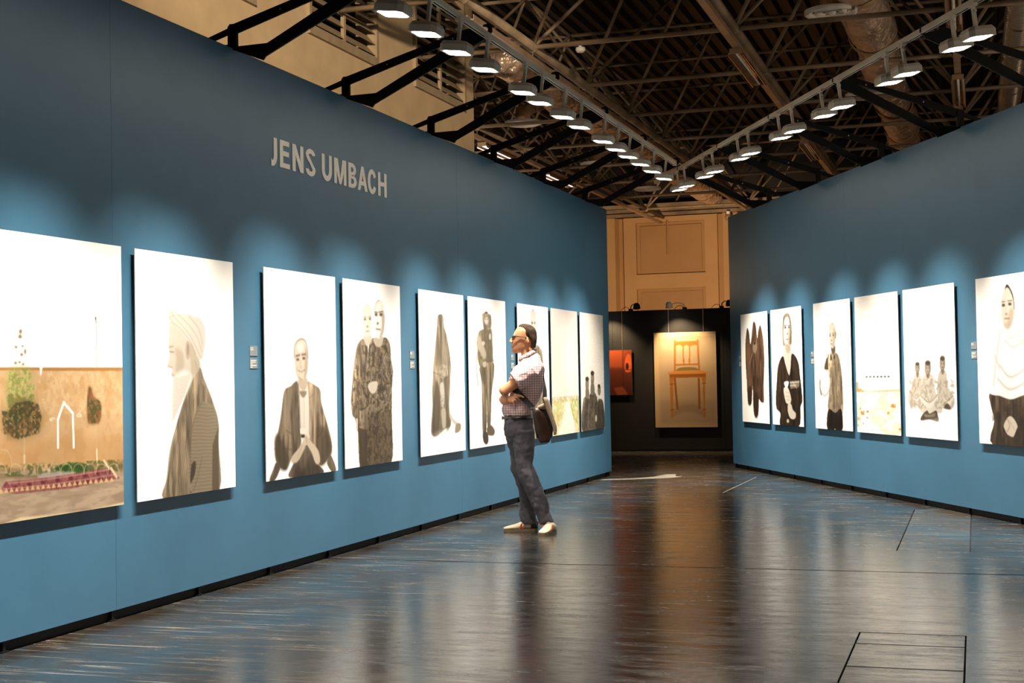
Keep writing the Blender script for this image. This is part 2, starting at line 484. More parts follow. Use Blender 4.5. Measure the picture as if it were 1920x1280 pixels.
# ------------------------------------------------------------------ light rails and spotlights
RAIL_D, RAIL_Z, LENS_Z = 1.22, 4.05, 3.80
def light_rail(wall, u0, u1, label, z):
    r = empty('light_rail', wall_pos(wall, 0), wall.rotation_euler[2])
    MB().box(u0, u1, -RAIL_D - 0.02, -RAIL_D + 0.02, z - 0.022, z + 0.022).build('rail_body', M['rail'], r)
    MB().box(u0 + .01, u1 - .01, -RAIL_D - 0.006, -RAIL_D + 0.006, z - 0.024, z - 0.021).build('contact_slot', M['dark'], r)
    for u in (u0, u1):
        MB().box(u - 0.012, u + 0.012, -RAIL_D - 0.023, -RAIL_D + 0.023, z - 0.026, z + 0.026).build('end_cap', M['rail'], r)
    tag(r, label, 'light rail')
light_rail(wl, 4.0, 17.6, 'pale light rail running above the long lettered wall', 4.01)
light_rail(wr, -22.4, -9.0, 'pale light rail running above the right-hand wall', 4.06)

def make_spot():
    r = empty('spotlight')
    # stem and rail adapter
    MB().box(-0.045, 0.045, -0.016, 0.016, 0.222, 0.245).build('adapter', M['white_metal'], r)
    MB().box(-0.016, 0.016, -0.011, 0.011, 0.045, 0.225).build('stem', M['white_metal'], r)
    MB().box(0.016, 0.034, -0.008, 0.008, 0.18, 0.20).build('lock_knob', M['white_metal'], r)
    # flat housing with a chamfered front
    pl = [(-0.075, -0.10), (0.075, -0.10), (0.105, -0.065), (0.105, 0.085), (0.085, 0.105), (-0.085, 0.105), (-0.105, 0.085), (-0.105, -0.065)]
    lo = [(x * 1.0, y * 1.0, -0.012) for x, y in pl]; mi = [(x, y, 0.035) for x, y in pl]; hi = [(x * 0.86, y * 0.86, 0.062) for x, y in pl]
    li = [(x * 0.84, y * 0.84, -0.012) for x, y in pl]; lu = [(x * 0.80, y * 0.80, 0.004) for x, y in pl]
    vs = lu + li + lo + mi + hi; n = 8
    fs = []
    for a in range(4):
        fs += [(a * n + k, (a + 1) * n + k, (a + 1) * n + (k + 1) % n, a * n + (k + 1) % n) for k in range(n)]
    fs.append(tuple(4 * n + k for k in range(n))[::1])
    hs = obj('housing', vs, fs, M['white_metal'], r)
    lv = [(x * 0.83, y * 0.83, -0.004) for x, y in pl]
    obj('lens', lv, [tuple(range(n - 1, -1, -1))], M['lens'], hs)
    return r
sp0 = make_spot()
used = False
ld = bpy.data.lights.new('spot_beam', 'SPOT')
ld.energy = SPOT_W; ld.color = SPOT_COL; ld.spot_size = 2 * SPOT_HALF; ld.spot_blend = SPOT_BLEND; ld.shadow_soft_size = 0.02
LL = [4.6, 5.2, 5.75, 6.35, 7.0, 7.7, 8.50, 9.087, 9.693, 10.311, 11.277, 11.767, 12.491, 13.064, 13.968, 14.532, 15.066, 15.665, 16.279, 16.94]
LR = [9.5, 9.9, 11.3, 11.7, 12.791, 13.136, 14.035, 14.379, 15.451, 15.899, 16.733, 17.136, 18.152, 18.543, 19.54, 19.954, 20.82, 21.163]
PRL = [5.9963, 7.3074, 8.9104, 10.218, 11.8187, 13.1172, 14.6995, 15.9792, 17.2672]      # print left edges along the left wall
PRR = [22.4045, 21.1004, 19.5134, 18.2084, 16.9156, 15.3073, 14.0]                       # the same, right wall, measured backwards
PWD, PHT = 1.169, 1.50
cl = [5.2] + [p + PWD / 2 for p in PRL]; cr = [-10.6, -12.0] + [-(p - PWD / 2) for p in PRR[::-1]]   # two lamps for each print, from the camera end
placed = []
for wall, us, cs, side, hid in ((wl, LL, cl, 'lettered-wall rail', 6), (wr, [-u for u in LR], cr, 'right-hand wall rail', 4)):
    for i, u in enumerate(us):
        s_ = copy_tree(sp0) if used else sp0
        used = True
        zr = (4.01 if wall is wl else 4.06) - 0.245 - 0.0235
        s_.location = wall_pos(wall, u, -RAIL_D, zr); s_.rotation_euler = (math.radians(7), 0, wall.rotation_euler[2])
        tag(s_, 'white spotlight on the %s, %s' % (side, ORD[i - hid] + ' in view from camera end' if i >= hid else ORD[hid - 1 - i] + ' beyond picture edge'), 'spotlight', 'spotlights on the rails')
        placed.append((s_, wall, u, cs[i // 2], zr))
bpy.context.view_layer.update()
for s_, wall, u, c, zr in placed:
    L_ = bpy.data.objects.new('spot_beam', ld); COL.objects.link(L_); L_.parent = s_
    tgt = wall_pos(wall, c, 0.0, AIM_Z)
    src = wall_pos(wall, u, -RAIL_D, zr - 0.03)
    q = (tgt - src).to_track_quat('-Z', 'Y').to_matrix().to_4x4(); q.translation = src
    L_.matrix_parent_inverse = s_.matrix_world.inverted(); L_.matrix_basis = q

# ------------------------------------------------------------------ printed pictures: colour stored on the print's own surface mesh
PAINT = {
 'P1': ('efe9df', 'f3eee6', [
  ('p','c8a377',1,0,1.0,[-27,472,1008,470,1009,850,-33,819]),
  ('n','ddb98a',3,60,(0.5,0.7,1.0),[332,477,1008,477,1003,651,329,635]),
  ('n','b98b54',3,30,(0.55,0.45,1.0),[-27,472,1008,470,1009,850,-33,819]),
  ('n','dcb988',2,14,(0.55,0.35,1.0),[-27,472,1008,470,1009,850,-33,819]),
  ('p','b5844e',30,0,0.45,[-31,710,1001,738,1009,850,-33,819]),
  ('l','a8763f',1,14,1.0,[-27,476,341,476]),
  ('l','b07f45',1,15,1.0,[363,477,1008,477]),
  ('h','8a5c2c',2,9,(0,0.5),[363,471,986,470,986,485,363,484]),
  ('p','efe9df',1,0,1.0,[342,468,365,468,358,484,350,503,347,486]),
  ('l','c9a46a',1,7,1.0,[780,293,781,469]),
  ('p','6b4a30',1,1,1.0,[784,286,783,290,781,292,777,293,774,292,772,290,771,287,772,283,775,281,778,280,781,281,783,283]),
  ('p','6b4a30',1,1,1.0,[783,300,783,302,781,304,779,305,777,304,776,302,775,300,776,298,777,296,779,295,782,296,783,297]),
  ('p','7b6244',2,1,0.85,[221,346,220,350,216,353,211,354,205,354,202,351,200,347,202,343,206,340,211,339,216,340,220,343]),
  ('p','7b6244',2,1,0.85,[219,364,218,367,213,370,207,371,201,370,196,368,195,364,197,361,201,358,207,357,213,358,218,360]),
  ('p','7b6244',2,1,0.85,[187,401,186,403,183,405,178,406,174,405,171,403,170,401,171,398,174,396,179,396,183,396,186,398]),
  ('p','7b6244',2,1,0.85,[231,397,230,398,227,400,224,400,220,400,218,399,217,397,218,395,220,394,224,393,227,394,230,395]),
  ('p','7b6244',2,1,0.85,[248,416,247,420,244,423,241,425,237,423,235,420,234,416,235,411,238,408,241,407,245,408,247,411]),
  ('p','7b6244',2,1,0.85,[227,426,225,429,221,431,216,432,211,431,207,429,206,427,207,424,211,422,216,421,222,422,225,424]),
  ('p','7b6244',2,1,0.85,[183,455,181,458,178,460,174,460,170,460,167,458,165,455,167,453,170,451,174,450,178,451,182,453]),
  ('p','7b6244',2,1,0.85,[210,452,209,454,206,456,202,456,197,456,194,454,193,453,194,451,198,450,202,449,206,450,209,451]),
  ('p','7b6244',2,1,0.85,[233,459,232,462,230,463,226,464,223,463,220,462,219,459,220,457,223,456,226,455,230,456,232,457]),
  ('p','a3a062',16,1,0.5,[119,485,191,472,275,479,303,529,298,600,275,643,187,658,119,639,110,571]),
  ('n','79803f',3,85,(0.48,0.7,1.0),[119,485,191,472,275,479,303,529,298,600,275,643,187,658,119,639,110,571]),
  ('n','b9b96a',2,100,(0.56,0.7,1.0),[119,485,191,472,275,479,303,529,298,600,275,643,187,658,119,639,110,571]),
  ('n','77703a',3,50,(0.42,0.8,1.0),[121,562,298,565,284,648,116,639]),
  ('p','5b4d2a',22,1,0.5,[76,617,120,622,171,593,259,586,330,600,354,645,331,702,186,718,91,696]),
  ('n','33351b',2,95,(0.45,0.8,1.0),[76,617,120,622,171,593,259,586,330,600,354,645,331,702,186,718,91,696]),
  ('n','6a4a26',2,110,(0.58,0.7,1.0),[76,617,120,622,171,593,259,586,330,600,354,645,331,702,186,718,91,696]),
  ('l','dcc49c',2,11,0.4,[230,718,228,781]),
  ('l','e0caa4',2,13,1.0,[229,776,227,851]),
  ('p','6b4426',6,1,0.7,[713,542,737,547,756,580,809,601,816,647,791,680,709,677,700,626,704,579]),
  ('n','3f4a1e',2,60,(0.5,0.8,1.0),[713,542,737,547,756,580,809,601,816,647,791,680,709,677,700,626,704,579]),
  ('n','8a4a26',2,60,(0.6,0.8,1.0),[713,542,737,547,756,580,809,601,816,647,791,680,709,677,700,626,704,579]),
  ('l','d0ae7c',2,7,0.5,[770,682,776,777]),
  ('l','ead9b8',1,11,1.0,[774,777,778,848]),
  ('l','f3ece2',1,15,1.0,[472,758,474,657]),
  ('l','f3ece2',1,16,1.0,[474,657,519,598]),
  ('l','f3ece2',1,16,1.0,[519,598,588,638]),
  ('l','f3ece2',1,16,1.0,[588,638,591,762]),
  ('l','eadcc6',1,7,0.9,[413,655,429,652,450,654]),
  ('l','eadcc6',1,7,0.9,[414,659,433,659]),
  ('l','eadcc6',1,7,0.9,[617,646,634,641,654,647]),
  ('l','eadcc6',1,7,0.9,[619,650,654,651]),
  ('l','eadcc6',1,7,0.9,[643,634,645,632]),
  ('p','a58d74',2,0,1.0,[-33,819,236,846,998,849,1016,1005,-36,1005]),
  ('n','c6ad92',3,30,(0.5,0.6,4),[-33,827,997,883,1016,1005,-36,1005]),
  ('n','8f7864',2,50,(0.55,0.5,5),[-33,827,997,883,1016,1005,-36,1005]),
  ('p','6f5a3a',6,0,0.6,[-33,806,236,820,416,838,999,830,998,869,416,865,-33,843]),
  ('n','48501f',2,60,(0.52,0.7,1.0),[-33,798,999,825,998,869,-33,839]),
  ('p','3f5a24',4,1,1.0,[439,833,491,821,607,819,696,830,701,853,586,857,463,841]),
  ('n','26401a',2,70,(0.5,0.8,1.0),[439,833,491,821,607,819,696,830,701,853,586,857,463,841]),
  ('n','6b8a3c',1,90,(0.62,0.7,1.0),[439,833,491,821,607,819,696,830,701,853,586,857,463,841]),
  ('p','b4a4a0',3,1,0.8,[325,849,416,844,606,853,509,866,343,861]),
  ('p','8f5652',1,0,1.0,[64,883,98,859,397,862,891,852,962,896,605,909,165,905]),
  ('n','6f3236',1,60,(0.55,0.7,1.0),[64,883,98,859,397,862,891,852,962,896,605,909,165,905]),
  ('p','5b1f26',2,1,0.85,[181,882,179,885,173,887,166,887,158,886,152,883,150,880,152,876,158,874,166,874,174,875,179,878]),
  ('p','5b1f26',2,1,0.85,[278,879,275,882,269,884,262,885,254,883,248,880,246,877,248,873,254,871,262,871,270,872,276,875]),
  ('p','5b1f26',2,1,0.85,[377,878,374,881,368,883,360,884,352,882,346,879,344,876,346,872,352,870,360,870,369,871,375,874]),
  ('p','5b1f26',2,1,0.85,[479,875,477,878,470,880,462,881,453,879,447,876,445,873,448,869,454,867,462,866,471,868,477,871]),
  ('p','5b1f26',2,1,0.85,[584,874,582,878,575,880,567,881,558,879,552,876,549,872,552,869,558,867,567,866,576,868,582,871]),
  ('p','5b1f26',2,1,0.85,[693,869,690,873,684,875,675,876,666,874,659,871,657,867,659,864,666,861,675,861,684,862,690,866]),
  ('p','5b1f26',2,1,0.85,[794,867,792,871,785,873,776,874,766,872,760,869,757,865,760,862,767,859,776,859,785,860,792,864]),
  ('p','5b1f26',2,1,0.85,[888,866,886,870,879,872,869,872,860,871,853,868,850,864,853,860,860,858,869,857,879,859,886,862]),
  ('p','5b1f26',2,1,0.85,[623,895,620,898,614,901,605,901,596,900,590,897,588,893,590,889,596,887,605,886,614,888,620,891]),
  ('p','5b1f26',2,1,0.85,[722,896,720,900,713,902,704,902,695,901,688,898,686,894,689,890,695,888,704,888,713,889,720,892]),
  ('p','5b1f26',2,1,0.85,[825,891,822,894,815,897,806,897,797,896,790,893,788,889,790,885,797,883,806,882,816,884,822,887]),
  ('l','d69a90',1,5,0.8,[81,882,415,887,933,880]),
  ('l','d69a90',1,5,0.8,[115,865,416,867,891,858]),
  ('l','c98a82',1,3,0.6,[132,880,125,861]),
  ('l','c98a82',1,3,0.6,[209,880,202,860]),
  ('l','c98a82',1,3,0.6,[288,879,282,860]),
  ('l','c98a82',1,3,0.6,[369,879,363,859]),
  ('l','c98a82',1,3,0.6,[453,878,445,858]),
  ('l','c98a82',1,3,0.6,[538,878,531,858]),
  ('l','c98a82',1,4,0.6,[625,878,618,857]),
  ('l','c98a82',1,4,0.6,[715,877,707,856]),
  ('l','c98a82',1,4,0.6,[806,877,799,855]),
  ('l','c98a82',1,4,0.6,[901,876,893,855]),
  ('p','d8b67c',1,0,0.95,[52,896,68,880,82,896]),
  ('p','d8b67c',1,0,0.95,[87,896,103,880,118,896]),
  ('p','d8b67c',1,0,0.95,[123,896,138,880,153,897]),
  ('p','d8b67c',1,0,0.95,[159,897,174,881,190,897]),
  ('p','d8b67c',1,0,0.95,[195,897,211,881,226,897]),
  ('p','d8b67c',1,0,0.95,[231,898,247,881,263,898]),
  ('p','d8b67c',1,0,0.95,[268,898,285,882,300,898]),
  ('p','d8b67c',1,0,0.95,[306,898,322,882,338,899]),
  ('p','d8b67c',1,0,0.95,[344,899,360,882,376,899]),
  ('p','d8b67c',1,0,0.95,[382,899,399,883,415,900]),
  ('p','d8b67c',1,0,0.95,[420,900,437,883,454,900]),
  ('p','d8b67c',1,0,0.95,[460,900,477,883,493,900]),
  ('p','d8b67c',1,0,0.95,[499,901,517,884,533,901]),
  ('p','d8b67c',1,0,0.95,[539,901,557,884,574,901]),
  ('p','d8b67c',1,0,0.95,[580,902,597,884,615,902]),
  ('p','d8b67c',1,0,0.95,[621,902,639,885,656,902]),
  ('p','d8b67c',1,0,0.95,[662,902,680,885,698,903]),
  ('p','d8b67c',1,0,0.95,[704,903,722,885,740,903]),
  ('p','d8b67c',1,0,0.95,[746,903,765,886,783,904]),
  ('p','d8b67c',1,0,0.95,[789,904,808,886,826,904]),
  ('p','d8b67c',1,0,0.95,[833,904,852,887,870,905]),
  ('p','d8b67c',1,0,0.95,[877,905,896,887,915,905]),
  ('l','cdbb92',1,5,0.75,[29,830,36,805,66,797,96,807,102,830]),
  ('l','cdbb92',1,5,0.75,[129,836,136,810,167,802,198,812,205,836]),
  ('l','cdbb92',1,5,0.75,[224,841,231,815,263,806,295,817,302,841]),
  ('l','cdbb92',1,5,0.75,[318,846,325,820,358,811,391,822,398,846]),
  ('l','cdbb92',1,5,0.75,[403,851,411,824,445,815,478,826,485,851]),
  ('l','cdbb92',1,5,0.75,[491,856,499,829,533,820,568,831,575,856]),
  ('l','cdbb92',1,5,0.75,[582,861,591,834,626,824,662,835,669,861]),
  ('l','cdbb92',1,5,0.75,[671,865,679,838,716,829,752,840,759,866]),
  ('l','cdbb92',1,5,0.75,[765,871,774,843,812,834,849,845,857,871]),
  ('l','cdbb92',1,6,0.75,[865,876,874,848,912,838,950,850,958,876]),
  ('l','cdbb92',1,5,0.7,[67,748,109,754,134,776,142,806]),
  ('l','e0cba8',1,15,1.0,[833,822,874,853]),
  ('l','d9c49e',1,19,1.0,[891,854,937,889]),
  ('p','ecd6a6',4,0,0.9,[96,999,198,986,413,994,702,999,1010,990,1016,1010,45,1012]),
 ]),
 'P2': ('f1ece5', 'f1ece5', [
  ('p','8b7a64',2,1,1.0,[622,468,663,518,710,567,773,641,813,715,808,803,811,1003,523,999,240,999,279,920,310,811,373,712,443,620,514,546,574,498]),
  ('h','66573f',2,14,(12,0.45),[526,555,570,613,519,763,491,913,512,997,244,1000,310,811,443,620]),
  ('p','998a74',5,1,1.0,[629,619,761,640,813,720,808,803,811,1003,535,998,491,913,518,801,549,698]),
  ('h','74644c',2,14,(92,0.45),[629,619,761,640,813,720,808,803,811,1003,535,998,491,913,518,801,549,698]),
  ('p','625340',4,0,0.9,[746,805,813,725,811,1003,734,1003]),
  ('p','4b3f31',4,1,1.0,[522,879,567,868,556,916,508,956]),
  ('l','6b5b47',3,9,0.656,[629,623,549,698,513,810,515,895]),
  ('l','5d4f3d',3,8,0.49199999999999994,[634,849,583,937,535,991]),
  ('l','efe6d8',3,6,0.656,[373,730,319,811,279,920,253,991]),
  ('l','6a5946',3,9,0.41,[406,741,341,831,296,921,270,997]),
  ('l','c6b8a2',3,11,0.574,[634,479,632,518,672,545]),
  ('p','cdbda6',5,1,1.0,[532,356,611,432,622,472,569,500,517,531,505,479]),
  ('l','a08e76',4,9,0.49199999999999994,[571,441,598,479]),
  ('p','ddd1c0',4,1,1.0,[326,280,397,302,497,357,521,423,528,489,492,517,390,526,350,516,331,496,342,479,294,465,299,454,318,419,310,387,313,341,319,304]),
  ('p','c2b19b',3,1,0.95,[526,396,522,416,512,431,499,436,487,431,478,416,475,396,479,377,489,362,502,356,514,362,523,376]),
  ('p','9a8871',3,1,0.8,[510,394,508,407,505,416,500,419,495,416,492,407,491,394,493,382,497,373,501,370,506,373,509,382]),
  ('l','8a775f',3,7,0.738,[312,387,354,383]),
  ('l','6f5d49',3,7,0.738,[318,405,358,407]),
  ('p','b8a48b',12,1,0.55,[367,391,443,404,459,470,408,517,373,479,384,433]),
  ('l','a3907a',3,7,0.656,[299,465,343,470]),
  ('l','94806a',3,7,0.656,[337,500,368,503]),
  ('p','eae3d8',8,1,1.0,[350,513,441,479,528,491,538,529,460,594,381,665,327,710,318,627,331,563]),
  ('h','d3c7b5',2,10,(15,0.5),[350,516,527,498,456,592,340,692]),
  ('p','e2d9cc',4,1,1.0,[305,250,341,233,410,246,512,248,629,260,680,305,680,363,657,422,618,437,572,405,531,367,464,329,397,297,344,281,316,269]),
  ('l','b7a892',3,7,0.656,[341,243,380,267,446,296,528,337,589,389,635,429]),
  ('l','b7a892',3,7,0.656,[398,248,511,290,602,345,643,402]),
  ('l','b7a892',3,8,0.656,[512,252,615,307,654,373]),
  ('l','b7a892',3,7,0.656,[365,256,320,268,344,279]),
  ('l','9d8c75',3,7,0.574,[344,283,408,302,475,333,536,370,581,413]),
 ]),
 'P3': ('f1ece5', 'f1ece5', [
  ('p','7a6a55',2,1,1.0,[429,538,336,561,253,580,212,669,170,759,118,816,116,884,156,929,256,956,349,894,461,848,454,768,443,637]),
  ('p','7d6d58',2,1,1.0,[571,539,664,556,747,581,759,642,826,731,891,821,909,880,863,927,725,961,672,890,578,834,591,725,582,601]),
  ('p','4d4030',10,1,0.75,[118,816,169,786,252,853,296,910,256,956,156,929]),
  ('p','4d4030',10,1,0.7,[677,775,818,779,909,880,863,927,725,955]),
  ('p','a08f78',12,1,0.6,[263,597,362,570,332,672,256,762,199,797]),
  ('p','9a8a73',12,1,0.5,[616,573,713,588,737,680,639,697]),
  ('l','352b20',3,7,0.574,[819,760,732,806,689,814]),
  ('l','352b20',3,7,0.574,[846,800,758,840]),
  ('l','352b20',3,6,0.574,[256,766,353,793]),
  ('l','352b20',3,6,0.574,[222,852,350,867]),
  ('p','e0d7c9',2,1,1.0,[442,551,507,581,571,544,590,601,587,815,463,810,451,637]),
  ('l','b7a895',3,7,0.656,[514,600,511,808]),
  ('p','7f6d58',3,1,0.85,[456,585,553,587,519,615,479,609]),
  ('l','55473a',3,11,0.738,[439,548,449,637,458,796]),
  ('l','55473a',3,10,0.738,[576,544,589,639,585,801]),
  ('l','5d4f40',3,8,0.49199999999999994,[361,594,439,613]),
  ('l','5d4f40',3,8,0.49199999999999994,[662,597,590,620]),
  ('p','c3b19b',4,1,1.0,[443,520,550,520,568,555,510,583,447,558]),
  ('p','d9cab6',3,1,1.0,[429,342,491,329,544,340,570,375,581,430,568,487,537,525,482,534,432,521,402,478,392,422,399,375]),
  ('p','a18c74',8,1,0.6,[543,364,577,411,568,487,523,525,532,449]),
  ('p','efe8dd',8,1,0.8,[513,369,507,380,491,387,470,390,448,388,433,380,428,370,434,360,450,352,471,349,493,351,508,359]),
  ('l','6d5c4a',3,10,0.738,[392,422,391,377,424,344,491,329,547,339,573,375,579,421]),
  ('l','4d3c2f',3,13,0.82,[413,414,464,408]),
  ('l','4d3c2f',3,13,0.82,[493,406,547,404]),
  ('p','4a3a2d',3,1,1.0,[457,431,454,434,446,436,436,436,425,436,418,434,415,431,418,428,426,426,436,425,447,426,455,428]),
  ('p','4a3a2d',3,1,1.0,[541,424,538,427,530,429,519,429,508,429,500,427,498,424,501,421,509,419,519,418,530,419,538,421]),
  ('l','9a8069',3,8,0.656,[478,435,467,464,493,470]),
  ('l','6a4d3c',3,8,0.82,[442,483,484,491,530,480]),
  ('l','efe6da',3,5,0.656,[455,487,487,493,519,485]),
  ('l','a98f78',3,8,0.574,[432,464,418,487]),
  ('l','a98f78',3,8,0.574,[537,459,552,482]),
  ('p','8d7862',5,1,0.7,[433,510,482,534,540,517,523,525,483,525]),
  ('p','e8e0d2',1,0,1.0,[454,766,534,769,533,794,453,791]),
  ('p','3b3026',2,0,1.0,[463,796,517,798,516,813,463,811]),
  ('p','52463a',2,1,1.0,[303,995,347,940,449,873,536,849,611,878,681,940,785,996,612,1001]),
  ('h','352c22',2,16,(8,0.5),[344,994,454,890,576,867,669,942,766,995]),
  ('p','7a6a58',12,1,0.5,[440,898,522,860,561,904,477,975]),
  ('p','cfbda6',3,1,1.0,[456,852,533,804,559,828,426,921,337,926,343,899]),
  ('p','cbb9a2',3,1,1.0,[543,807,619,840,706,883,731,940,669,949,611,892,547,845]),
  ('l','8c7862',3,7,0.82,[533,806,552,851]),
  ('l','9a866f',3,7,0.49199999999999994,[482,849,414,907]),
  ('p','5b4d3e',2,1,1.0,[43,995,94,946,132,916,184,932,157,967,104,998]),
  ('p','6a5a48',2,1,1.0,[855,929,887,914,944,960,965,999,901,999,833,955]),
  ('l','c7b7a2',3,6,0.656,[108,946,73,980]),
  ('l','c7b7a2',3,7,0.656,[898,939,931,987]),
  ('l','8a7863',3,8,0.574,[352,554,421,534]),
 ]),
 'P4': ('f1ece5', 'f1ece5', [
  ('p','83745f',2,1,1.0,[326,314,235,344,187,406,140,529,109,650,131,722,196,744,212,800,240,1005,370,1004,416,750,484,594,396,488,403,352]),
  ('n','4f4333',3,40,(0.55,0.7,1.0),[235,344,396,353,409,749,212,800,109,650]),
  ('l','4b3f31',3,11,0.49199999999999994,[226,529,233,693,183,754]),
  ('p','d8c8b2',2,1,1.0,[190,744,215,744,212,800,187,795]),
  ('p','6f604c',2,1,1.0,[485,309,582,321,711,300,794,337,810,424,843,489,815,597,809,781,783,1004,363,1004,374,800,380,686,256,699,239,591,390,488,416,363]),
  ('n','3d3224',2,45,(0.52,0.75,1.0),[485,309,582,321,711,300,794,337,810,424,843,489,815,597,809,781,783,1004,363,1004,374,800,380,686,256,699,239,591,390,488,416,363]),
  ('n','a4957e',2,55,(0.6,0.7,1.0),[485,309,582,321,711,300,794,337,810,424,843,489,815,597,809,781,783,1004,363,1004,374,800,380,686,256,699,239,591,390,488,416,363]),
  ('p','4a3d2f',3,0,0.85,[229,791,374,806,363,1004,241,1003]),
  ('p','4a3c2c',10,0,0.5,[410,729,798,722,783,1004,370,1003]),
  ('n','7b6a54',2,70,(0.58,0.7,1.0),[384,728,798,722,783,1004,370,1003]),
  ('p','9a8b75',6,1,0.6,[273,540,419,551,654,596,796,554,755,661,545,711,379,702,269,632]),
  ('n','43372a',2,55,(0.54,0.75,1.0),[273,540,796,554,755,661,379,702]),
  ('l','3b3024',3,12,0.574,[416,614,380,676,282,694]),
  ('l','3b3024',3,12,0.49199999999999994,[551,594,759,586]),
  ('p','dfd3c2',3,1,1.0,[419,551,560,547,538,596,469,612,398,582]),
  ('p','cbbda8',4,1,1.0,[498,309,676,301,632,350,547,351]),
  ('p','d8ccba',4,1,1.0,[340,296,446,291,471,320,396,353,352,332]),
  ('p','e6ddd0',4,1,1.0,[334,156,391,125,454,133,479,172,471,257,436,294,386,303,344,282,328,218]),
  ('p','7b6a57',3,1,1.0,[381,207,378,210,371,213,361,214,351,214,344,211,341,208,344,204,352,201,361,200,371,201,378,203]),
  ('p','7b6a57',3,1,1.0,[467,202,464,206,457,209,447,210,437,209,430,207,427,203,430,200,437,197,447,195,457,196,465,199]),
  ('l','8a7863',3,8,0.656,[339,195,385,195]),
  ('l','8a7863',3,8,0.656,[424,193,468,190]),
  ('p','a08c76',3,1,1.0,[418,245,416,249,410,251,401,252,393,251,387,249,385,246,388,243,394,241,402,240,410,240,416,242]),
  ('l','8c755f',3,8,0.82,[374,273,427,270]),
  ('l','c9bba8',4,8,0.656,[330,177,348,140,408,124]),
  ('p','ece4d9',4,1,1.0,[525,124,605,92,680,108,704,166,693,252,645,301,586,310,540,289,524,214]),
  ('p','c4b29c',6,1,0.75,[659,167,704,177,693,252,645,301,607,305,655,242]),
  ('p','5c4b3a',3,1,1.0,[580,176,576,180,567,184,555,185,544,184,535,181,532,177,536,173,544,170,556,168,568,169,577,172]),
  ('p','5c4b3a',3,1,1.0,[669,173,665,178,655,181,641,183,627,182,617,179,614,175,618,171,628,167,642,166,656,166,666,169]),
  ('l','6b5947',3,10,0.82,[529,164,580,164]),
  ('l','6b5947',3,10,0.82,[608,162,677,156]),
  ('p','8a7660',3,1,1.0,[598,224,595,228,589,231,580,232,572,232,566,229,564,225,566,222,572,219,581,217,589,218,596,221]),
  ('l','7d6450',3,10,0.82,[552,256,589,257,627,258]),
  ('l','cfc2b0',4,10,0.656,[530,150,559,112,611,94]),
 ]),
 'P5': ('f1ece5', 'f1ece5', [
  ('p','8c7f6b',2,1,1.0,[404,154,461,139,521,149,544,214,604,279,653,372,682,457,660,542,623,636,630,730,659,816,620,840,535,846,433,867,333,883,243,873,233,822,261,741,258,631,273,540,302,430,352,311,384,218]),
  ('h','74674f',2,14,(2,0.5),[390,218,540,224,662,448,310,458]),
  ('p','a89c88',10,1,0.5,[490,215,544,261,561,429,492,448]),
  ('p','5d5140',8,1,0.8,[234,817,300,632,354,550,422,615,408,836,333,883,243,873]),
  ('p','6b5f4c',8,1,0.7,[554,542,656,552,617,730,645,825,552,841]),
  ('p','b7ab97',4,1,1.0,[431,472,519,448,599,476,555,525,454,530]),
  ('n','7d705b',2,60,(0.55,0.7,1.0),[409,458,610,457,572,528,421,527]),
  ('l','5d5140',3,9,0.574,[285,499,422,511,554,531,658,519]),
  ('p','cfc6b7',3,1,1.0,[431,571,505,562,524,635,503,698,450,704,431,634]),
  ('n','8d806b',2,70,(0.55,0.6,1.0),[427,634,514,635,503,698,450,704]),
  ('p','bdb19e',4,1,1.0,[452,727,542,728,542,831,474,842,454,791]),
  ('p','cdc3b3',3,1,1.0,[626,742,716,789,820,818,784,834,657,797]),
  ('p','94876f',3,1,1.0,[784,824,855,821,890,837,866,870,759,881,755,847]),
  ('p','e2dacd',14,1,0.5,[236,877,534,851,738,884,532,887]),
 ]),
 'P6': ('f1ece5', 'f1ece5', [
  ('p','86785f',3,1,1.0,[278,228,416,208,597,204,620,281,627,404,626,427,339,468,245,426,231,347,208,297]),
  ('n','5b4e3b',2,45,(0.55,0.7,1.0),[278,228,597,204,626,427,339,468,216,297]),
  ('p','6d604b',6,1,0.6,[396,214,577,205,613,384,441,426]),
  ('p','bdb19c',4,1,1.0,[258,246,362,305,452,375,402,411,307,371,225,322]),
  ('p','d6cab8',3,1,1.0,[421,304,416,311,401,317,381,319,361,317,347,312,343,305,348,298,363,293,383,291,403,292,417,297]),
  ('l','6b5f4d',3,12,0.82,[230,367,196,466,226,584]),
  ('p','e0d8ca',3,1,1.0,[589,256,585,267,574,276,559,279,545,276,536,268,533,257,537,245,548,237,563,234,577,236,586,245]),
  ('p','7c6e58',2,1,1.0,[281,463,626,431,649,507,592,610,568,671,530,859,450,859,454,679,415,903,328,904,322,717,314,547]),
  ('p','5f5240',8,1,0.6,[300,466,458,456,450,568,332,567]),
  ('l','cfc6b6',3,8,0.738,[447,669,438,856]),
  ('p','4c4132',2,1,1.0,[328,904,439,902,475,953,421,982,344,961]),
  ('p','6c5f4c',2,1,1.0,[441,871,550,859,641,898,606,927,465,919]),
  ('p','c7bba7',3,1,1.0,[353,436,441,426,446,456,382,466]),
  ('p','a39680',3,1,1.0,[396,107,465,88,520,99,591,119,604,163,569,205,416,210,379,173,355,134]),
  ('n','6b5e4a',2,70,(0.52,0.7,1.0),[365,103,592,107,604,163,569,205,397,208]),
  ('p','ddd3c5',4,1,1.0,[528,150,520,163,500,173,474,177,449,174,430,165,424,152,432,139,452,129,478,124,504,127,522,136]),
  ('p','44382a',2,1,1.0,[512,96,506,99,492,102,472,103,452,103,437,101,432,98,438,95,452,92,472,91,492,91,507,93]),
  ('l','7a6c58',3,10,0.82,[418,193,562,190]),
  ('p','6f614e',2,1,1.0,[469,141,467,142,463,144,457,144,451,144,446,143,445,141,447,140,451,139,457,138,463,138,467,139]),
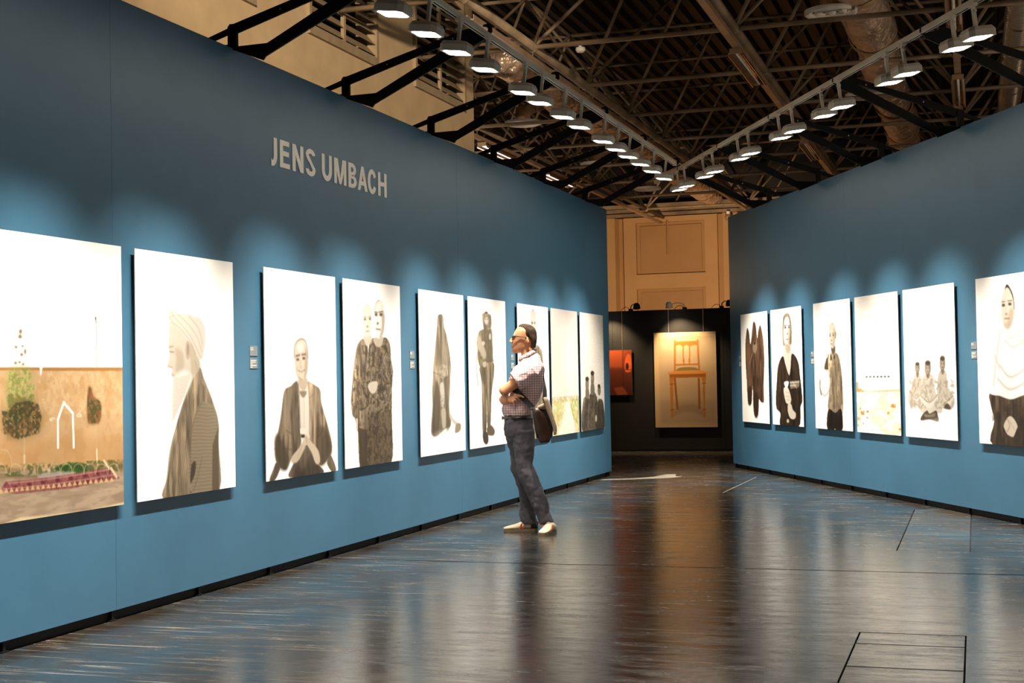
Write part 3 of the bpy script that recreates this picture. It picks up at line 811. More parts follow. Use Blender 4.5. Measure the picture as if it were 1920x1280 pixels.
  ('p','6f614e',2,1,1.0,[513,140,511,141,507,142,501,143,495,143,490,142,489,140,491,139,495,137,501,137,507,137,511,138]),
 ]),
 'P7': ('efe8df', 'efe8df', [
  ('p','ddd4c7',4,1,1.0,[449,41,518,33,583,85,595,164,595,237,528,288,441,289,397,226,418,111]),
  ('p','6f6353',3,1,1.0,[497,133,493,138,481,141,465,142,450,142,439,139,435,135,439,130,451,127,467,125,482,126,493,129]),
  ('p','6f6353',3,1,1.0,[579,131,575,136,566,139,553,140,540,140,531,137,528,132,532,128,542,125,554,123,567,124,576,127]),
  ('l','b3a694',4,15,0.574,[448,55,518,36,583,85]),
  ('p','8f8170',3,1,1.0,[524,187,521,192,514,195,504,196,495,195,489,192,486,188,489,184,496,180,506,179,515,180,522,183]),
  ('l','8a7a68',3,12,0.82,[458,227,546,226]),
  ('p','8a7c66',3,1,1.0,[359,312,578,295,716,319,777,366,813,556,778,966,66,970,99,552,173,370]),
  ('n','5d513e',2,40,(0.55,0.6,1.0),[173,370,359,312,716,319,813,556,778,966,66,970]),
 ]),
 'P8': ('dcd2cc', 'efe5d8', [
  ('p','e9dcb6',10,0,1.0,[-98,721,1019,699,1028,1011,-122,1002]),
  ('n','c2c27a',3,40,(0.5,0.8,1.0),[-64,714,458,714,372,866,158,906,-79,885]),
  ('n','a3ab58',3,40,(0.48,0.85,1.0),[639,725,1018,707,1004,938,808,909,653,811]),
  ('n','c99f55',2,50,(0.62,0.6,1.0),[-74,825,1010,787,1028,1011,-88,996]),
  ('p','f1e7d2',8,1,0.9,[507,731,616,733,814,1004,184,1001,447,837]),
  ('n','b3a173',3,60,(0.5,0.8,1.0),[-63,699,1020,691,1015,739,-67,744]),
  ('l','8f7f63',3,10,0.738,[523,635,516,712]),
  ('l','8f7f63',3,7,0.656,[433,668,429,714]),
 ]),
 'P9': ('ebe3d8', 'ebe3d8', [
  ('p','5c5346',3,1,1.0,[75,758,151,714,256,704,335,730,354,697,438,682,587,684,666,735,698,760,785,740,905,755,967,833,967,998,36,998]),
  ('n','3a332a',3,40,(0.55,0.6,1.0),[75,758,438,682,905,755,967,998,36,998]),
  ('p','897f70',3,1,1.0,[331,607,318,633,290,652,253,658,217,651,193,632,186,605,198,580,226,561,263,554,299,561,323,580]),
  ('p','867c6c',3,1,1.0,[558,559,545,588,515,610,477,618,441,609,416,588,409,558,422,528,451,507,489,499,526,507,551,529]),
  ('p','80766a',3,1,1.0,[837,661,825,685,798,702,763,708,729,701,706,683,700,660,711,637,738,620,773,614,806,620,830,638]),
  ('p','3f372d',3,1,1.0,[335,562,324,572,297,579,260,582,224,579,198,571,190,562,200,552,228,545,264,542,300,545,326,553]),
  ('p','3f372d',3,1,1.0,[563,514,551,524,523,531,486,533,449,531,422,523,413,513,424,503,452,496,490,494,527,496,553,504]),
  ('p','3f372d',3,1,1.0,[823,627,814,636,791,642,761,644,731,641,710,635,703,626,712,618,734,612,764,610,794,613,816,619]),
  ('p','7a7062',3,1,1.0,[198,646,318,647,320,716,191,714]),
  ('p','7a7062',3,1,1.0,[420,607,545,608,553,691,404,690]),
  ('l','38312a',3,19,0.656,[335,730,309,991]),
  ('l','38312a',3,19,0.656,[673,752,674,989]),
  ('p','cfc3b2',3,1,1.0,[649,905,642,920,625,930,604,934,583,929,569,918,565,903,572,888,589,877,610,874,631,878,645,890]),
 ]),
 'CH': ('d9b98e', 'c2a27c', [
  ('p','bfa07e',3,0,1.0,[77,49,984,48,981,963,91,959]),
  ('p','a88b70',25,0,0.7,[81,712,982,720,981,963,91,959]),
  ('p','d9bf9c',60,0,0.55,[77,49,984,48,981,385,87,402]),
  ('p','8f7359',16,1,0.5,[271,882,404,771,704,773,807,885,616,842,444,841]),
  ('l','96561f',1,37,1.0,[331,489,344,630,364,801]),
  ('l','96561f',1,37,1.0,[713,491,715,633,714,801]),
  ('l','b8742f',1,32,1.0,[342,90,339,250,334,405]),
  ('l','b8742f',1,32,1.0,[710,91,715,256,725,407]),
  ('p','b8742f',1,0,1.0,[340,96,523,96,710,96,712,147,672,138,629,142,575,153,528,135,476,154,425,134,382,136,342,155]),
  ('l','b8742f',1,21,1.0,[478,143,473,238,481,337]),
  ('l','b8742f',1,21,1.0,[575,142,576,240,569,338]),
  ('l','b8742f',1,30,1.0,[340,343,714,341]),
  ('p','b8742f',2,1,1.0,[493,297,490,309,484,317,477,320,469,317,464,308,463,297,465,286,471,278,478,275,486,278,491,286]),
  ('p','b8742f',2,1,1.0,[585,299,583,310,577,318,569,321,562,318,557,310,555,298,557,287,563,279,571,276,578,279,583,288]),
  ('p','8b7342',2,1,1.0,[351,402,413,374,546,368,657,375,721,399,673,418,372,417]),
  ('p','d08c45',1,0,1.0,[204,422,351,405,738,403,863,426,843,443,220,441]),
  ('p','96561f',1,0,1.0,[242,440,826,439,824,498,746,477,316,481,251,505]),
  ('l','b87434',2,12,0.7,[258,474,812,472]),
  ('p','b8742f',1,1,1.0,[243,488,310,486,297,545,303,629,292,770,298,840,287,899,261,899,255,840,258,742,247,601,256,545]),
  ('p','b8742f',1,1,1.0,[761,483,831,481,810,551,813,634,800,774,812,844,802,898,779,898,774,843,782,746,769,620,780,550]),
  ('l','96561f',1,18,1.0,[249,545,308,542]),
  ('l','96561f',1,18,1.0,[771,542,818,539]),
  ('l','96561f',1,18,1.0,[258,812,299,812]),
  ('l','96561f',1,18,1.0,[773,813,814,813]),
 ]),
 'OG': ('8a3a1c', '45190c', [
  ('p','a94a22',25,0,0.8,[28,-2,839,12,831,402,20,386]),
  ('p','5b2411',25,0,0.7,[20,400,831,417,819,994,8,982]),
  ('p','e0602a',6,1,1.0,[848,270,900,123,952,109,989,258,979,465,853,477]),
  ('p','34100a',4,1,1.0,[927,369,922,410,909,440,893,451,878,440,867,409,864,368,869,326,881,296,897,286,912,297,923,327]),
  ('p','c4542a',10,1,0.7,[880,137,938,103,979,169,935,257]),
  ('l','3f170b',8,23,0.6,[810,17,808,993]),
  ('l','6a2a14',4,19,0.7,[485,395,1045,451]),
  ('p','9a4522',4,0,0.8,[598,836,794,810,911,983,675,997]),
 ]),
 'R1': ('f1ebe3', 'f1ebe3', [
  ('p','5b4332',2,1,1.0,[180,270,228,166,270,136,323,180,361,285,403,240,472,104,521,83,578,119,623,234,660,178,729,119,785,159,838,261,855,373,856,463,808,686,811,804,706,807,631,783,614,868,590,927,514,947,451,930,425,859,421,745,411,659,369,803,333,835,237,832,212,746,190,572,166,409]),
  ('h','7a5f49',2,16,(3,0.35),[193,282,846,272,832,574,180,572]),
  ('p','33261c',6,1,0.6,[227,688,370,688,333,832,238,827]),
  ('p','33261c',8,1,0.7,[435,745,621,743,581,931,465,933]),
  ('p','a58e74',5,1,0.8,[485,265,573,267,610,324,541,368,450,344]),
  ('p','3d2e22',3,1,1.0,[563,278,557,286,543,291,524,293,506,290,493,284,489,276,494,268,509,263,527,261,546,264,559,270]),
  ('l','c9b79e',3,14,0.656,[438,367,347,435,315,469]),
  ('l','3b2c20',5,14,0.49199999999999994,[368,308,357,573]),
  ('l','3b2c20',5,14,0.49199999999999994,[668,291,651,574]),
 ]),
 'R2': ('f1ece5', 'f1ece5', [
  ('p','9c8a72',3,1,1.0,[449,65,548,47,628,65,671,113,692,198,674,308,597,318,475,323,395,304,393,179,417,105]),
  ('p','efe8de',3,1,1.0,[462,101,546,75,609,97,633,186,604,281,540,324,472,312,440,256,440,170]),
  ('p','54453a',3,1,1.0,[517,168,513,172,502,175,488,176,474,174,464,171,460,166,465,162,475,159,490,159,504,160,514,164]),
  ('p','54453a',3,1,1.0,[626,169,623,173,614,176,602,177,590,175,581,172,578,168,582,163,591,161,603,160,615,161,624,165]),
  ('l','7a6856',3,11,0.82,[458,151,523,149]),
  ('l','7a6856',3,11,0.82,[572,150,632,155]),
  ('p','86705c',3,1,1.0,[569,222,566,226,559,229,548,229,538,228,531,225,529,221,532,218,540,215,550,215,560,216,567,219]),
  ('l','6f5747',3,13,0.82,[504,268,549,268,598,267]),
  ('p','c7b6a1',6,1,0.6,[577,184,633,186,604,281,549,311]),
  ('p','e3d8c9',4,1,1.0,[476,312,630,313,662,400,583,566,507,513,455,459,401,410]),
  ('p','b8a78f',8,1,0.7,[484,315,621,315,625,366,530,385]),
  ('p','33271d',2,1,1.0,[670,396,787,415,882,484,913,578,950,681,967,785,905,837,836,1003,269,1006,266,900,143,859,122,772,163,641,209,511,300,436,401,410,461,475,570,572,624,514]),
  ('p','54443a',12,1,0.5,[707,430,839,494,868,599,771,598]),
  ('l','4f4033',3,11,0.82,[582,577,586,619]),
  ('p','e6dccd',2,1,1.0,[393,684,505,670,582,715,621,767,598,807,472,811,411,758]),
  ('p','e0d5c4',2,1,1.0,[525,811,617,815,668,861,760,891,725,936,582,935,507,875]),
  ('l','a08f7a',3,9,0.574,[440,715,561,720]),
  ('l','a08f7a',3,9,0.574,[437,748,582,755]),
  ('l','a08f7a',3,9,0.574,[467,779,596,783]),
  ('p','8c7b68',2,0,1.0,[590,621,898,615,873,671,604,688]),
  ('l','eee6da',3,15,0.82,[601,635,885,628]),
  ('l','eee6da',3,15,0.82,[607,659,785,656]),
  ('l','eee6da',3,13,0.82,[689,630,802,682]),
  ('p','efe7dc',2,1,1.0,[415,630,557,625,517,672,444,671]),
  ('p','d9ccb8',4,1,1.0,[540,959,534,968,520,974,502,977,484,975,471,969,467,960,472,952,486,945,505,943,523,945,536,951]),
 ]),
 'R3': ('f1ece5', 'f1ece5', [
  ('p','5d4e3d',3,1,1.0,[377,438,418,522,286,529,326,467]),
  ('p','98886f',2,1,1.0,[386,419,490,405,624,408,694,447,713,534,737,639,749,735,721,831,552,864,363,844,395,718,427,581,384,522]),
  ('p','76674f',3,1,1.0,[681,447,733,534,757,677,765,773,737,872,692,862,711,754,676,581]),
  ('p','bcab93',3,1,1.0,[703,812,750,801,734,876,698,869]),
  ('h','7d6d57',2,18,(5,0.3),[449,483,684,485,705,821,403,825]),
  ('n','6b5c47',4,30,(0.58,0.5,1.0),[418,444,720,447,721,831,385,835]),
  ('l','3f3327',3,15,0.82,[407,414,380,482,384,522]),
  ('l','3f3327',3,15,0.82,[624,412,659,466,666,543]),
  ('p','3b3025',2,1,1.0,[453,429,482,415,493,449,465,459]),
  ('p','3b3025',2,1,1.0,[550,416,582,431,560,455,540,445]),
  ('l','6f5f4b',3,7,0.574,[527,445,526,853]),
  ('p','c8bba8',3,1,1.0,[439,634,415,687,358,725,282,740,208,727,155,688,139,635,164,581,223,543,300,529,373,544,424,582]),
  ('p','eee7dc',5,1,1.0,[426,631,403,681,350,718,279,732,210,719,161,682,147,632,170,581,225,544,296,531,365,545,412,582]),
  ('p','8f7f6b',3,1,1.0,[145,615,173,620,161,669,199,729,163,729,139,679]),
  ('p','6b5a47',4,1,1.0,[481,349,582,349,585,399,509,412]),
  ('p','dccfbd',3,1,1.0,[444,219,474,188,526,173,582,190,616,233,604,291,569,349,520,369,464,348,438,287]),
  ('p','b5a48d',8,1,0.7,[557,212,616,233,604,291,569,349,528,357]),
  ('l','a3937d',4,13,0.738,[444,219,481,186,530,174,585,192]),
  ('p','54453a',2,1,1.0,[481,270,478,273,472,275,463,276,455,275,449,272,447,269,449,266,456,263,464,263,473,264,479,266]),
  ('p','54453a',2,1,1.0,[566,268,563,271,555,274,545,274,535,273,528,270,525,267,528,264,536,261,546,261,556,262,563,265]),
  ('l','6b5947',3,8,0.82,[444,254,485,255]),
  ('l','6b5947',3,7,0.82,[520,252,574,254]),
  ('p','8a765f',3,1,1.0,[518,307,516,310,509,312,501,312,492,311,486,309,484,306,487,303,493,301,502,300,510,301,516,304]),
  ('l','6e5847',3,9,0.82,[472,333,523,334]),
  ('p','8f7c66',2,1,1.0,[598,243,631,253,617,292,594,291]),
  ('p','231b14',2,1,1.0,[367,845,552,866,714,838,717,1003,339,1003]),
  ('p','e8dfd0',1,1,1.0,[548,996,546,999,541,1001,534,1002,527,1001,522,999,521,996,523,993,528,991,535,990,542,991,546,993]),
 ]),
 'R4': ('e9e1d9', 'f2ebe0', [
  ('p','f3e9d6',6,0,1.0,[-32,697,1033,696,1022,1008,-57,1003]),
  ('n','eddfc0',5,16,(0.52,0.45,3),[-2,704,1019,698,1009,1000,-11,1002]),
  ('p','d9b884',4,0,0.8,[6,690,332,695,679,687,1008,679,1006,693,678,695,332,700,5,700]),
  ('p','d6a45c',2,0,1.0,[8,629,48,627,58,696,2,700]),
  ('l','57503f',1,15,1.0,[240,592,275,591]),
  ('l','57503f',1,15,1.0,[326,592,361,591]),
  ('l','57503f',1,15,1.0,[411,592,446,591]),
  ('l','57503f',1,15,1.0,[496,592,530,591]),
  ('l','57503f',1,15,1.0,[579,592,613,591]),
  ('l','57503f',1,15,1.0,[661,591,695,591]),
  ('l','57503f',1,14,1.0,[742,591,775,591]),
  ('l','d3c9be',1,7,0.8,[203,602,199,794]),
  ('l','d3c9be',1,6,0.8,[814,598,815,791]),
  ('l','8a7a60',1,7,0.6,[192,772,196,794]),
  ('l','8a7a60',1,6,0.5,[819,699,818,782]),
  ('n','c08a3a',2,90,(0.42,0.9,1.0),[56,678,130,678,128,700,54,701]),
  ('n','c08a3a',2,90,(0.42,0.9,1.0),[28,684,83,684,82,701,27,701]),
  ('n','c08a3a',2,90,(0.42,0.9,1.0),[138,689,180,689,179,702,137,702]),
  ('n','c08a3a',2,90,(0.42,0.9,1.0),[92,841,189,839,187,869,89,871]),
  ('n','c08a3a',2,90,(0.42,0.9,1.0),[57,817,106,816,105,831,56,831]),
  ('n','c08a3a',2,90,(0.42,0.9,1.0),[235,836,288,835,287,852,233,852]),
  ('n','c08a3a',2,90,(0.42,0.9,1.0),[810,780,898,779,895,807,808,808]),
  ('n','c08a3a',2,90,(0.42,0.9,1.0),[787,789,831,788,830,802,786,803]),
  ('n','c08a3a',2,90,(0.42,0.9,1.0),[706,839,756,838,755,854,704,855]),
  ('n','c08a3a',2,90,(0.42,0.9,1.0),[14,888,88,886,86,909,12,910]),
  ('n','c08a3a',2,90,(0.42,0.9,1.0),[112,852,167,851,166,867,111,868]),
  ('n','c08a3a',2,90,(0.42,0.9,1.0),[234,884,270,884,269,895,233,895]),
  ('n','c08a3a',2,90,(0.42,0.9,1.0),[131,928,167,927,166,938,130,939]),
  ('n','c08a3a',2,90,(0.42,0.9,1.0),[952,947,995,946,993,960,951,961]),
  ('n','c08a3a',2,90,(0.42,0.9,1.0),[9,945,40,945,40,954,9,955]),
  ('p','f7f2ec',8,1,0.8,[638,136,611,139,538,140,436,137,334,132,258,126,230,121,258,117,335,117,438,119,539,124,612,130]),
 ]),
 'R5': ('f1ece5', 'f1ece5', [
  ('p','cfc4b2',3,1,1.0,[219,570,310,570,340,631,333,724,179,799,74,768,90,702,163,643]),
  ('p','d2c8b7',3,1,1.0,[687,565,815,563,840,653,931,708,959,752,893,800,726,791,643,710]),
  ('p','d8cfc0',3,1,1.0,[393,584,563,583,603,676,656,756,731,813,624,833,318,827,291,724,340,631]),
  ('n','9f917c',3,45,(0.56,0.6,1.0),[86,607,964,608,950,797,107,809]),
  ('l','8d7f6a',3,8,0.574,[405,607,432,700,338,794]),
  ('l','8d7f6a',3,8,0.574,[548,608,516,711,643,801]),
  ('l','8d7f6a',3,8,0.574,[299,631,149,726]),
  ('l','8d7f6a',3,8,0.574,[805,608,829,709,921,764]),
  ('l','8d7f6a',3,8,0.574,[707,608,699,710]),
  ('p','837461',3,1,1.0,[316,535,309,552,291,565,268,570,245,565,230,552,225,534,232,517,250,504,274,499,296,504,312,517]),
  ('p','b3a490',4,1,1.0,[295,539,290,552,278,561,261,564,246,560,235,551,231,539,236,527,249,518,265,515,281,518,292,527]),
  ('p','4d4136',4,1,1.0,[314,509,308,515,293,519,272,520,251,519,237,514,231,508,238,502,253,497,274,496,294,498,309,502]),
  ('p','3f342a',2,1,1.0,[261,532,260,534,257,535,252,536,248,535,245,534,244,532,245,530,248,529,253,529,257,529,260,530]),
  ('p','3f342a',2,1,1.0,[298,532,297,534,293,535,289,536,285,535,282,534,280,532,282,531,285,529,290,529,294,529,297,531]),
  ('l','4f4236',3,6,0.82,[255,552,287,552]),
  ('p','837461',3,1,1.0,[533,539,523,562,501,578,472,585,443,578,423,561,417,538,426,515,449,498,479,492,507,499,527,516]),
  ('p','b3a490',4,1,1.0,[508,543,502,559,486,571,465,575,445,571,431,559,427,543,434,526,450,515,470,511,490,515,504,527]),
  ('p','4d4136',4,1,1.0,[530,504,522,512,503,518,476,520,451,517,432,511,425,503,433,495,453,489,479,488,505,490,523,496]),
  ('p','3f342a',2,1,1.0,[461,536,459,538,456,539,452,539,448,539,444,538,443,536,445,534,448,533,452,532,457,533,460,534]),
  ('p','3f342a',2,1,1.0,[507,536,506,538,502,539,498,540,494,539,491,538,490,536,491,534,494,533,499,533,503,533,506,535]),
  ('l','4f4236',3,6,0.82,[460,561,490,562]),
  ('p','837461',3,1,1.0,[802,511,794,534,775,550,750,556,726,550,710,533,705,511,713,488,732,472,757,466,781,472,798,489]),
  ('p','b3a490',4,1,1.0,[781,516,775,531,762,543,744,547,728,543,716,531,713,515,718,499,732,488,749,484,766,488,778,500]),
  ('p','4d4136',4,1,1.0,[800,478,794,486,777,491,755,493,733,491,718,485,712,477,719,469,735,463,757,461,779,464,795,470]),
  ('p','3f342a',2,1,1.0,[742,509,741,510,738,512,734,512,730,511,727,510,726,508,727,507,730,506,735,505,739,506,742,507]),
  ('p','3f342a',2,1,1.0,[781,509,780,511,777,512,773,512,769,512,766,511,765,509,766,507,770,506,774,506,778,506,781,507]),
  ('l','4f4236',3,6,0.82,[739,533,768,534]),
  ('p','7d6e5a',3,1,1.0,[247,566,296,566,280,596,259,598]),
  ('p','7d6e5a',3,1,1.0,[441,579,509,579,487,602,460,602]),
  ('p','7d6e5a',3,1,1.0,[725,551,783,552,768,576,742,579]),
  ('p','e6dfd3',2,1,1.0,[313,713,479,758,650,704,631,739,486,801,324,750]),
  ('l','6b5d4b',3,8,0.82,[313,715,485,762,650,708]),
  ('p','e2dacd',2,1,1.0,[109,684,220,737,328,707,236,760]),
  ('l','7a6b58',3,6,0.82,[95,681,220,739,335,705]),
  ('p','e2dacd',2,1,1.0,[700,699,826,754,950,714,840,776]),
  ('l','6b5d4b',3,8,0.82,[743,777,931,714]),
  ('p','54473a',2,1,1.0,[345,846,440,816,490,836,609,813,640,841,650,883,487,873,314,883]),
  ('p','9a8b75',3,1,0.8,[387,840,489,844,591,831,573,854,402,860]),
  ('p','54473a',3,1,1.0,[759,790,825,763,893,798,822,801]),
  ('p','e6ded1',12,1,0.5,[278,894,686,886,822,810,949,808,688,857]),
 ]),
 'R6': ('f1ece5', 'f1ece5', [
  ('p','43362a',2,1,1.0,[186,698,344,703,505,724,637,709,818,674,989,708,1063,1026,228,1007,250,860,200,767]),
  ('n','2b2119',6,18,(0.55,0.5,1.0),[204,714,989,708,1063,1026,234,1001]),
  ('p','ebe5dc',3,1,1.0,[398,186,344,319,253,505,198,609,192,695,344,710,504,729,642,713,831,677,947,610,881,492,741,340,647,206,613,134,525,69,457,86,418,136]),
  ('l','cdc1b0',5,12,0.615,[385,320,303,505,251,651]),
  ('l','cdc1b0',5,12,0.615,[480,328,530,375,637,348]),
  ('l','cdc1b0',5,12,0.615,[449,384,566,427,737,390]),
  ('l','cdc1b0',5,12,0.615,[357,527,514,599,751,550]),
  ('l','cdc1b0',5,12,0.615,[323,609,508,671,772,620]),
  ('l','cdc1b0',5,12,0.615,[638,327,782,471,848,610]),
  ('l','cdc1b0',5,12,0.615,[278,463,355,547]),
  ('p','3c3026',2,1,1.0,[459,96,494,60,541,76,590,125,609,190,597,211,567,147,510,94,469,102]),
  ('p','dccfbf',3,1,1.0,[407,166,447,101,498,78,544,95,593,154,597,217,568,285,512,321,456,313,417,264]),
  ('p','b19c85',8,1,0.6,[542,202,597,217,568,285,507,316,497,272]),
  ('p','56463a',3,1,1.0,[466,180,462,184,453,187,441,188,429,186,420,183,417,178,421,173,430,170,442,170,455,171,463,175]),
  ('p','56463a',3,1,1.0,[565,177,561,181,551,184,538,185,525,183,515,179,512,175,516,170,526,167,539,167,552,168,562,172]),
  ('l','5d4c3e',3,9,0.82,[416,158,465,158]),
  ('l','5d4c3e',3,9,0.82,[508,156,572,157]),
  ('p','97826d',4,1,1.0,[503,233,499,235,491,237,481,238,470,237,462,234,460,231,463,228,471,226,482,226,492,227,500,229]),
  ('l','8a705c',3,14,0.82,[452,257,485,258,522,258]),
  ('p','b7a48d',6,1,0.6,[442,286,531,282,507,316,467,312]),
  ('l','a8947e',4,9,0.41,[490,180,477,220]),
  ('p','d8cbb9',2,1,1.0,[397,879,470,830,537,833,602,878,573,914,531,946,447,933,411,906]),
  ('l','6f5d4b',3,9,0.656,[456,845,488,880,437,923]),
  ('l','9a8770',3,7,0.574,[495,855,558,904]),
 ]),
}
LX = [(9.107, 9.198), (9.241, 9.395), (9.441, 9.62), (9.661, 9.824), (9.937, 10.116), (10.158, 10.382), (10.425, 10.583), (10.607, 10.799), (10.807, 10.987), (11.02, 11.202)]
INK = 0.54          # the prints are dense blacks and browns under strong light
_rng = np.random.RandomState(11)
def _box(a, r, axis):
    r = int(r)
    if r < 1: return a
    k = 2 * r + 1
    pad = [(0, 0), (0, 0)]; pad[axis] = (r + 1, r)
    c = np.cumsum(np.pad(a, pad, mode='edge'), axis=axis)
    n = a.shape[axis]
    if axis == 0: return (c[k:k + n] - c[:n]) / k
    return (c[:, k:k + n] - c[:, :n]) / k
def _vnoise(shape, cx, cy):
    h, w_ = shape; out = np.zeros(shape); amp = 1.0; tot = 0
    for o in range(3):
        gx = max(2, int(w_ / max(cx, 1.0)) + 2); gy = max(2, int(h / max(cy, 1.0)) + 2)
        g = _rng.rand(gy, gx)
        yy = np.linspace(0, gy - 1.001, h); xx = np.linspace(0, gx - 1.001, w_)
        y0 = yy.astype(int); x0 = xx.astype(int); fy = (yy - y0)[:, None]; fx = (xx - x0)[None]
        fy = fy * fy * (3 - 2 * fy); fx = fx * fx * (3 - 2 * fx)
        a = g[y0][:, x0]; b = g[y0][:, x0 + 1]; c = g[y0 + 1][:, x0]; d = g[y0 + 1][:, x0 + 1]
        out += amp * ((a * (1 - fx) + b * fx) * (1 - fy) + (c * (1 - fx) + d * fx) * fy); tot += amp
        amp *= 0.55; cx /= 2; cy /= 2
    return out / tot
def paint(key, nu, nv, wid, hei):
    """returns (nv+1, nu+1, 3) linear colours of the picture, row 0 = top"""
    bg, bg2, ops = PAINT[key]
    rgb = lambda h: np.array([int(h[i:i + 2], 16) / 255 for i in (0, 2, 4)])
    H, W_ = (nv + 1) * 2, (nu + 1) * 2
    px, py = wid * 1000 / W_, hei * 1000 / H            # mm per sample
    X = (np.arange(W_) + 0.5) * px; Y = (np.arange(H) + 0.5) * py
    t = np.linspace(0, 1, H)[:, None, None]
    img = np.ones((H, W_, 1)) * (rgb(bg) * (1 - t) + rgb(bg2) * t)
    def polymask(P, m):
        x0 = max(0, int(P[:, 0].min() / px) - 1); x1 = min(W_, int(P[:, 0].max() / px) + 2)
        y0 = max(0, int(P[:, 1].min() / py) - 1); y1 = min(H, int(P[:, 1].max() / py) + 2)
        if x1 <= x0 or y1 <= y0: return
        xs = X[x0:x1][None]; ys = Y[y0:y1][:, None]
        ins = np.zeros((y1 - y0, x1 - x0), bool)
        n = len(P)
        for i in range(n):
            ax, ay = P[i]; bx, by = P[(i + 1) % n]
            if ay == by: continue
            c = ((ay > ys) != (by > ys))
            ins ^= c & (xs < (bx - ax) * (ys - ay) / (by - ay) + ax)
        m[y0:y1, x0:x1] = np.maximum(m[y0:y1, x0:x1], ins)
    for kind, col, blur, par, a, pts in ops:
        P = np.array(pts, float).reshape(-1, 2) * np.array([wid, hei])
        m = np.zeros((H, W_))
        if kind == 'p':
            if par: P = np.array(catmull([tuple(q) for q in P], 4, True))
            polymask(P, m)
        elif kind == 'l':
            Q = np.array(catmull([tuple(q) for q in P], 5)) if len(P) > 2 else P
            r = par / 2
            x0 = max(0, int((Q[:, 0].min() - r) / px) - 1); x1 = min(W_, int((Q[:, 0].max() + r) / px) + 2)
            y0 = max(0, int((Q[:, 1].min() - r) / py) - 1); y1 = min(H, int((Q[:, 1].max() + r) / py) + 2)
            if x1 <= x0 or y1 <= y0: continue
            xs = X[x0:x1][None]; ys = Y[y0:y1][:, None]
            best = np.full((y1 - y0, x1 - x0), 1e9)
            for i in range(len(Q) - 1):
                d = Q[i + 1] - Q[i]; L2 = d @ d + 1e-9
                tt = np.clip(((xs - Q[i][0]) * d[0] + (ys - Q[i][1]) * d[1]) / L2, 0, 1)
                best = np.minimum(best, (xs - Q[i][0] - tt * d[0]) ** 2 + (ys - Q[i][1] - tt * d[1]) ** 2)
            m[y0:y1, x0:x1] = np.clip((r - np.sqrt(best)) / max(px, py) + 0.5, 0, 1)
        elif kind in 'nh':
            polymask(P, m)
        al = a
        if kind in 'nh':
            bl = 4.0
        else: bl = blur * 1.8
        for _ in range(2):
            m = _box(_box(m, round(bl / px / 1.6), 1), round(bl / py / 1.6), 0)
        if kind == 'n':
            th, al, sx = a
            cell = 1500.0 / par
            nz = _vnoise((H, W_), cell * sx / px, cell / py)
            m = m * np.clip((nz - th) * 7 + 0.5, 0, 1)
        elif kind == 'h':
            ang, al = a
            q = math.radians(ang)
            wob = _vnoise((H, W_), 120 / px, 120 / py) * 18
            m = m * (0.5 + 0.5 * np.sin(2 * PI * ((X[None] * math.cos(q) + Y[:, None] * math.sin(q)) + wob) / (par * 1.6)))
        cc = rgb(col)
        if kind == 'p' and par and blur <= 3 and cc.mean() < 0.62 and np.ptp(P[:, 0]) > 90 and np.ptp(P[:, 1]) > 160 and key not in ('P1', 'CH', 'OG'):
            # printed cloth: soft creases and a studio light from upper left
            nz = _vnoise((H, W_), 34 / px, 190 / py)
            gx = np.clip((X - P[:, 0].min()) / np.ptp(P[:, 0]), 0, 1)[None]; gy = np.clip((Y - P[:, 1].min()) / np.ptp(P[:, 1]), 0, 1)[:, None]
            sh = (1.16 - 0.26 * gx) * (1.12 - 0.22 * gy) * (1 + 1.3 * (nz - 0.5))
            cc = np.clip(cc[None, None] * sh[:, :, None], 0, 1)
        img += (cc - img) * (m * al)[:, :, None]
    img = img.reshape(nv + 1, 2, nu + 1, 2, 3).mean(axis=(1, 3))
    img += (_rng.rand(nv + 1, nu + 1, 1) - 0.5) * 0.012
    img = np.clip(img, 0, 1)
    d = np.where(img <= 0.04045, img / 12.92, ((img + 0.055) / 1.055) ** 2.4)
    t = np.clip((d.mean(axis=2, keepdims=True) - 0.73) / 0.09, 0, 1); t = t * t * (3 - 2 * t)
    return d * (INK + (0.95 - INK) * t)

def picture_material():
    m, nt, b = newmat('printed_picture')
    at = N(nt, 'ShaderNodeAttribute'); at.attribute_name = 'ink'
    hs = N(nt, 'ShaderNodeTexNoise'); hs.inputs['Scale'].default_value = 400
    nt.links.new(at.outputs['Color'], b.inputs['Base Color'])
    b.inputs['Roughness'].default_value = 0.45
    b.inputs['Specular IOR Level'].default_value = 0.25
    return m
M['picture'] = picture_material()

def sheet_mesh(key, nu, nv, wid, hei, y):
    xs = np.linspace(0, wid, nu + 1); zs = np.linspace(hei, 0, nv + 1)
    gx, gz = np.meshgrid(xs, zs)
    co = np.stack([gx, np.full_like(gx, y), gz], -1).reshape(-1, 3).astype(np.float32)
    i = (np.arange(nv)[:, None] * (nu + 1) + np.arange(nu)[None]).ravel()
    f = np.stack([i, i + nu + 1, i + nu + 2, i + 1], -1).astype(np.int32)
    me = bpy.data.meshes.new('print_sheet')
    me.vertices.add(len(co)); me.vertices.foreach_set('co', co.ravel())
    me.loops.add(f.size); me.loops.foreach_set('vertex_index', f.ravel())
    me.polygons.add(len(f)); me.polygons.foreach_set('loop_start', np.arange(0, f.size, 4, dtype=np.int32))
    me.update(); me.validate()
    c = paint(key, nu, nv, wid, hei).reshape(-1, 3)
    at = me.attributes.new('ink', 'FLOAT_COLOR', 'POINT')
    at.data.foreach_set('color', np.concatenate([c, np.ones((len(c), 1))], 1).astype(np.float32).ravel())
    me.materials.append(M['picture'])
    return me

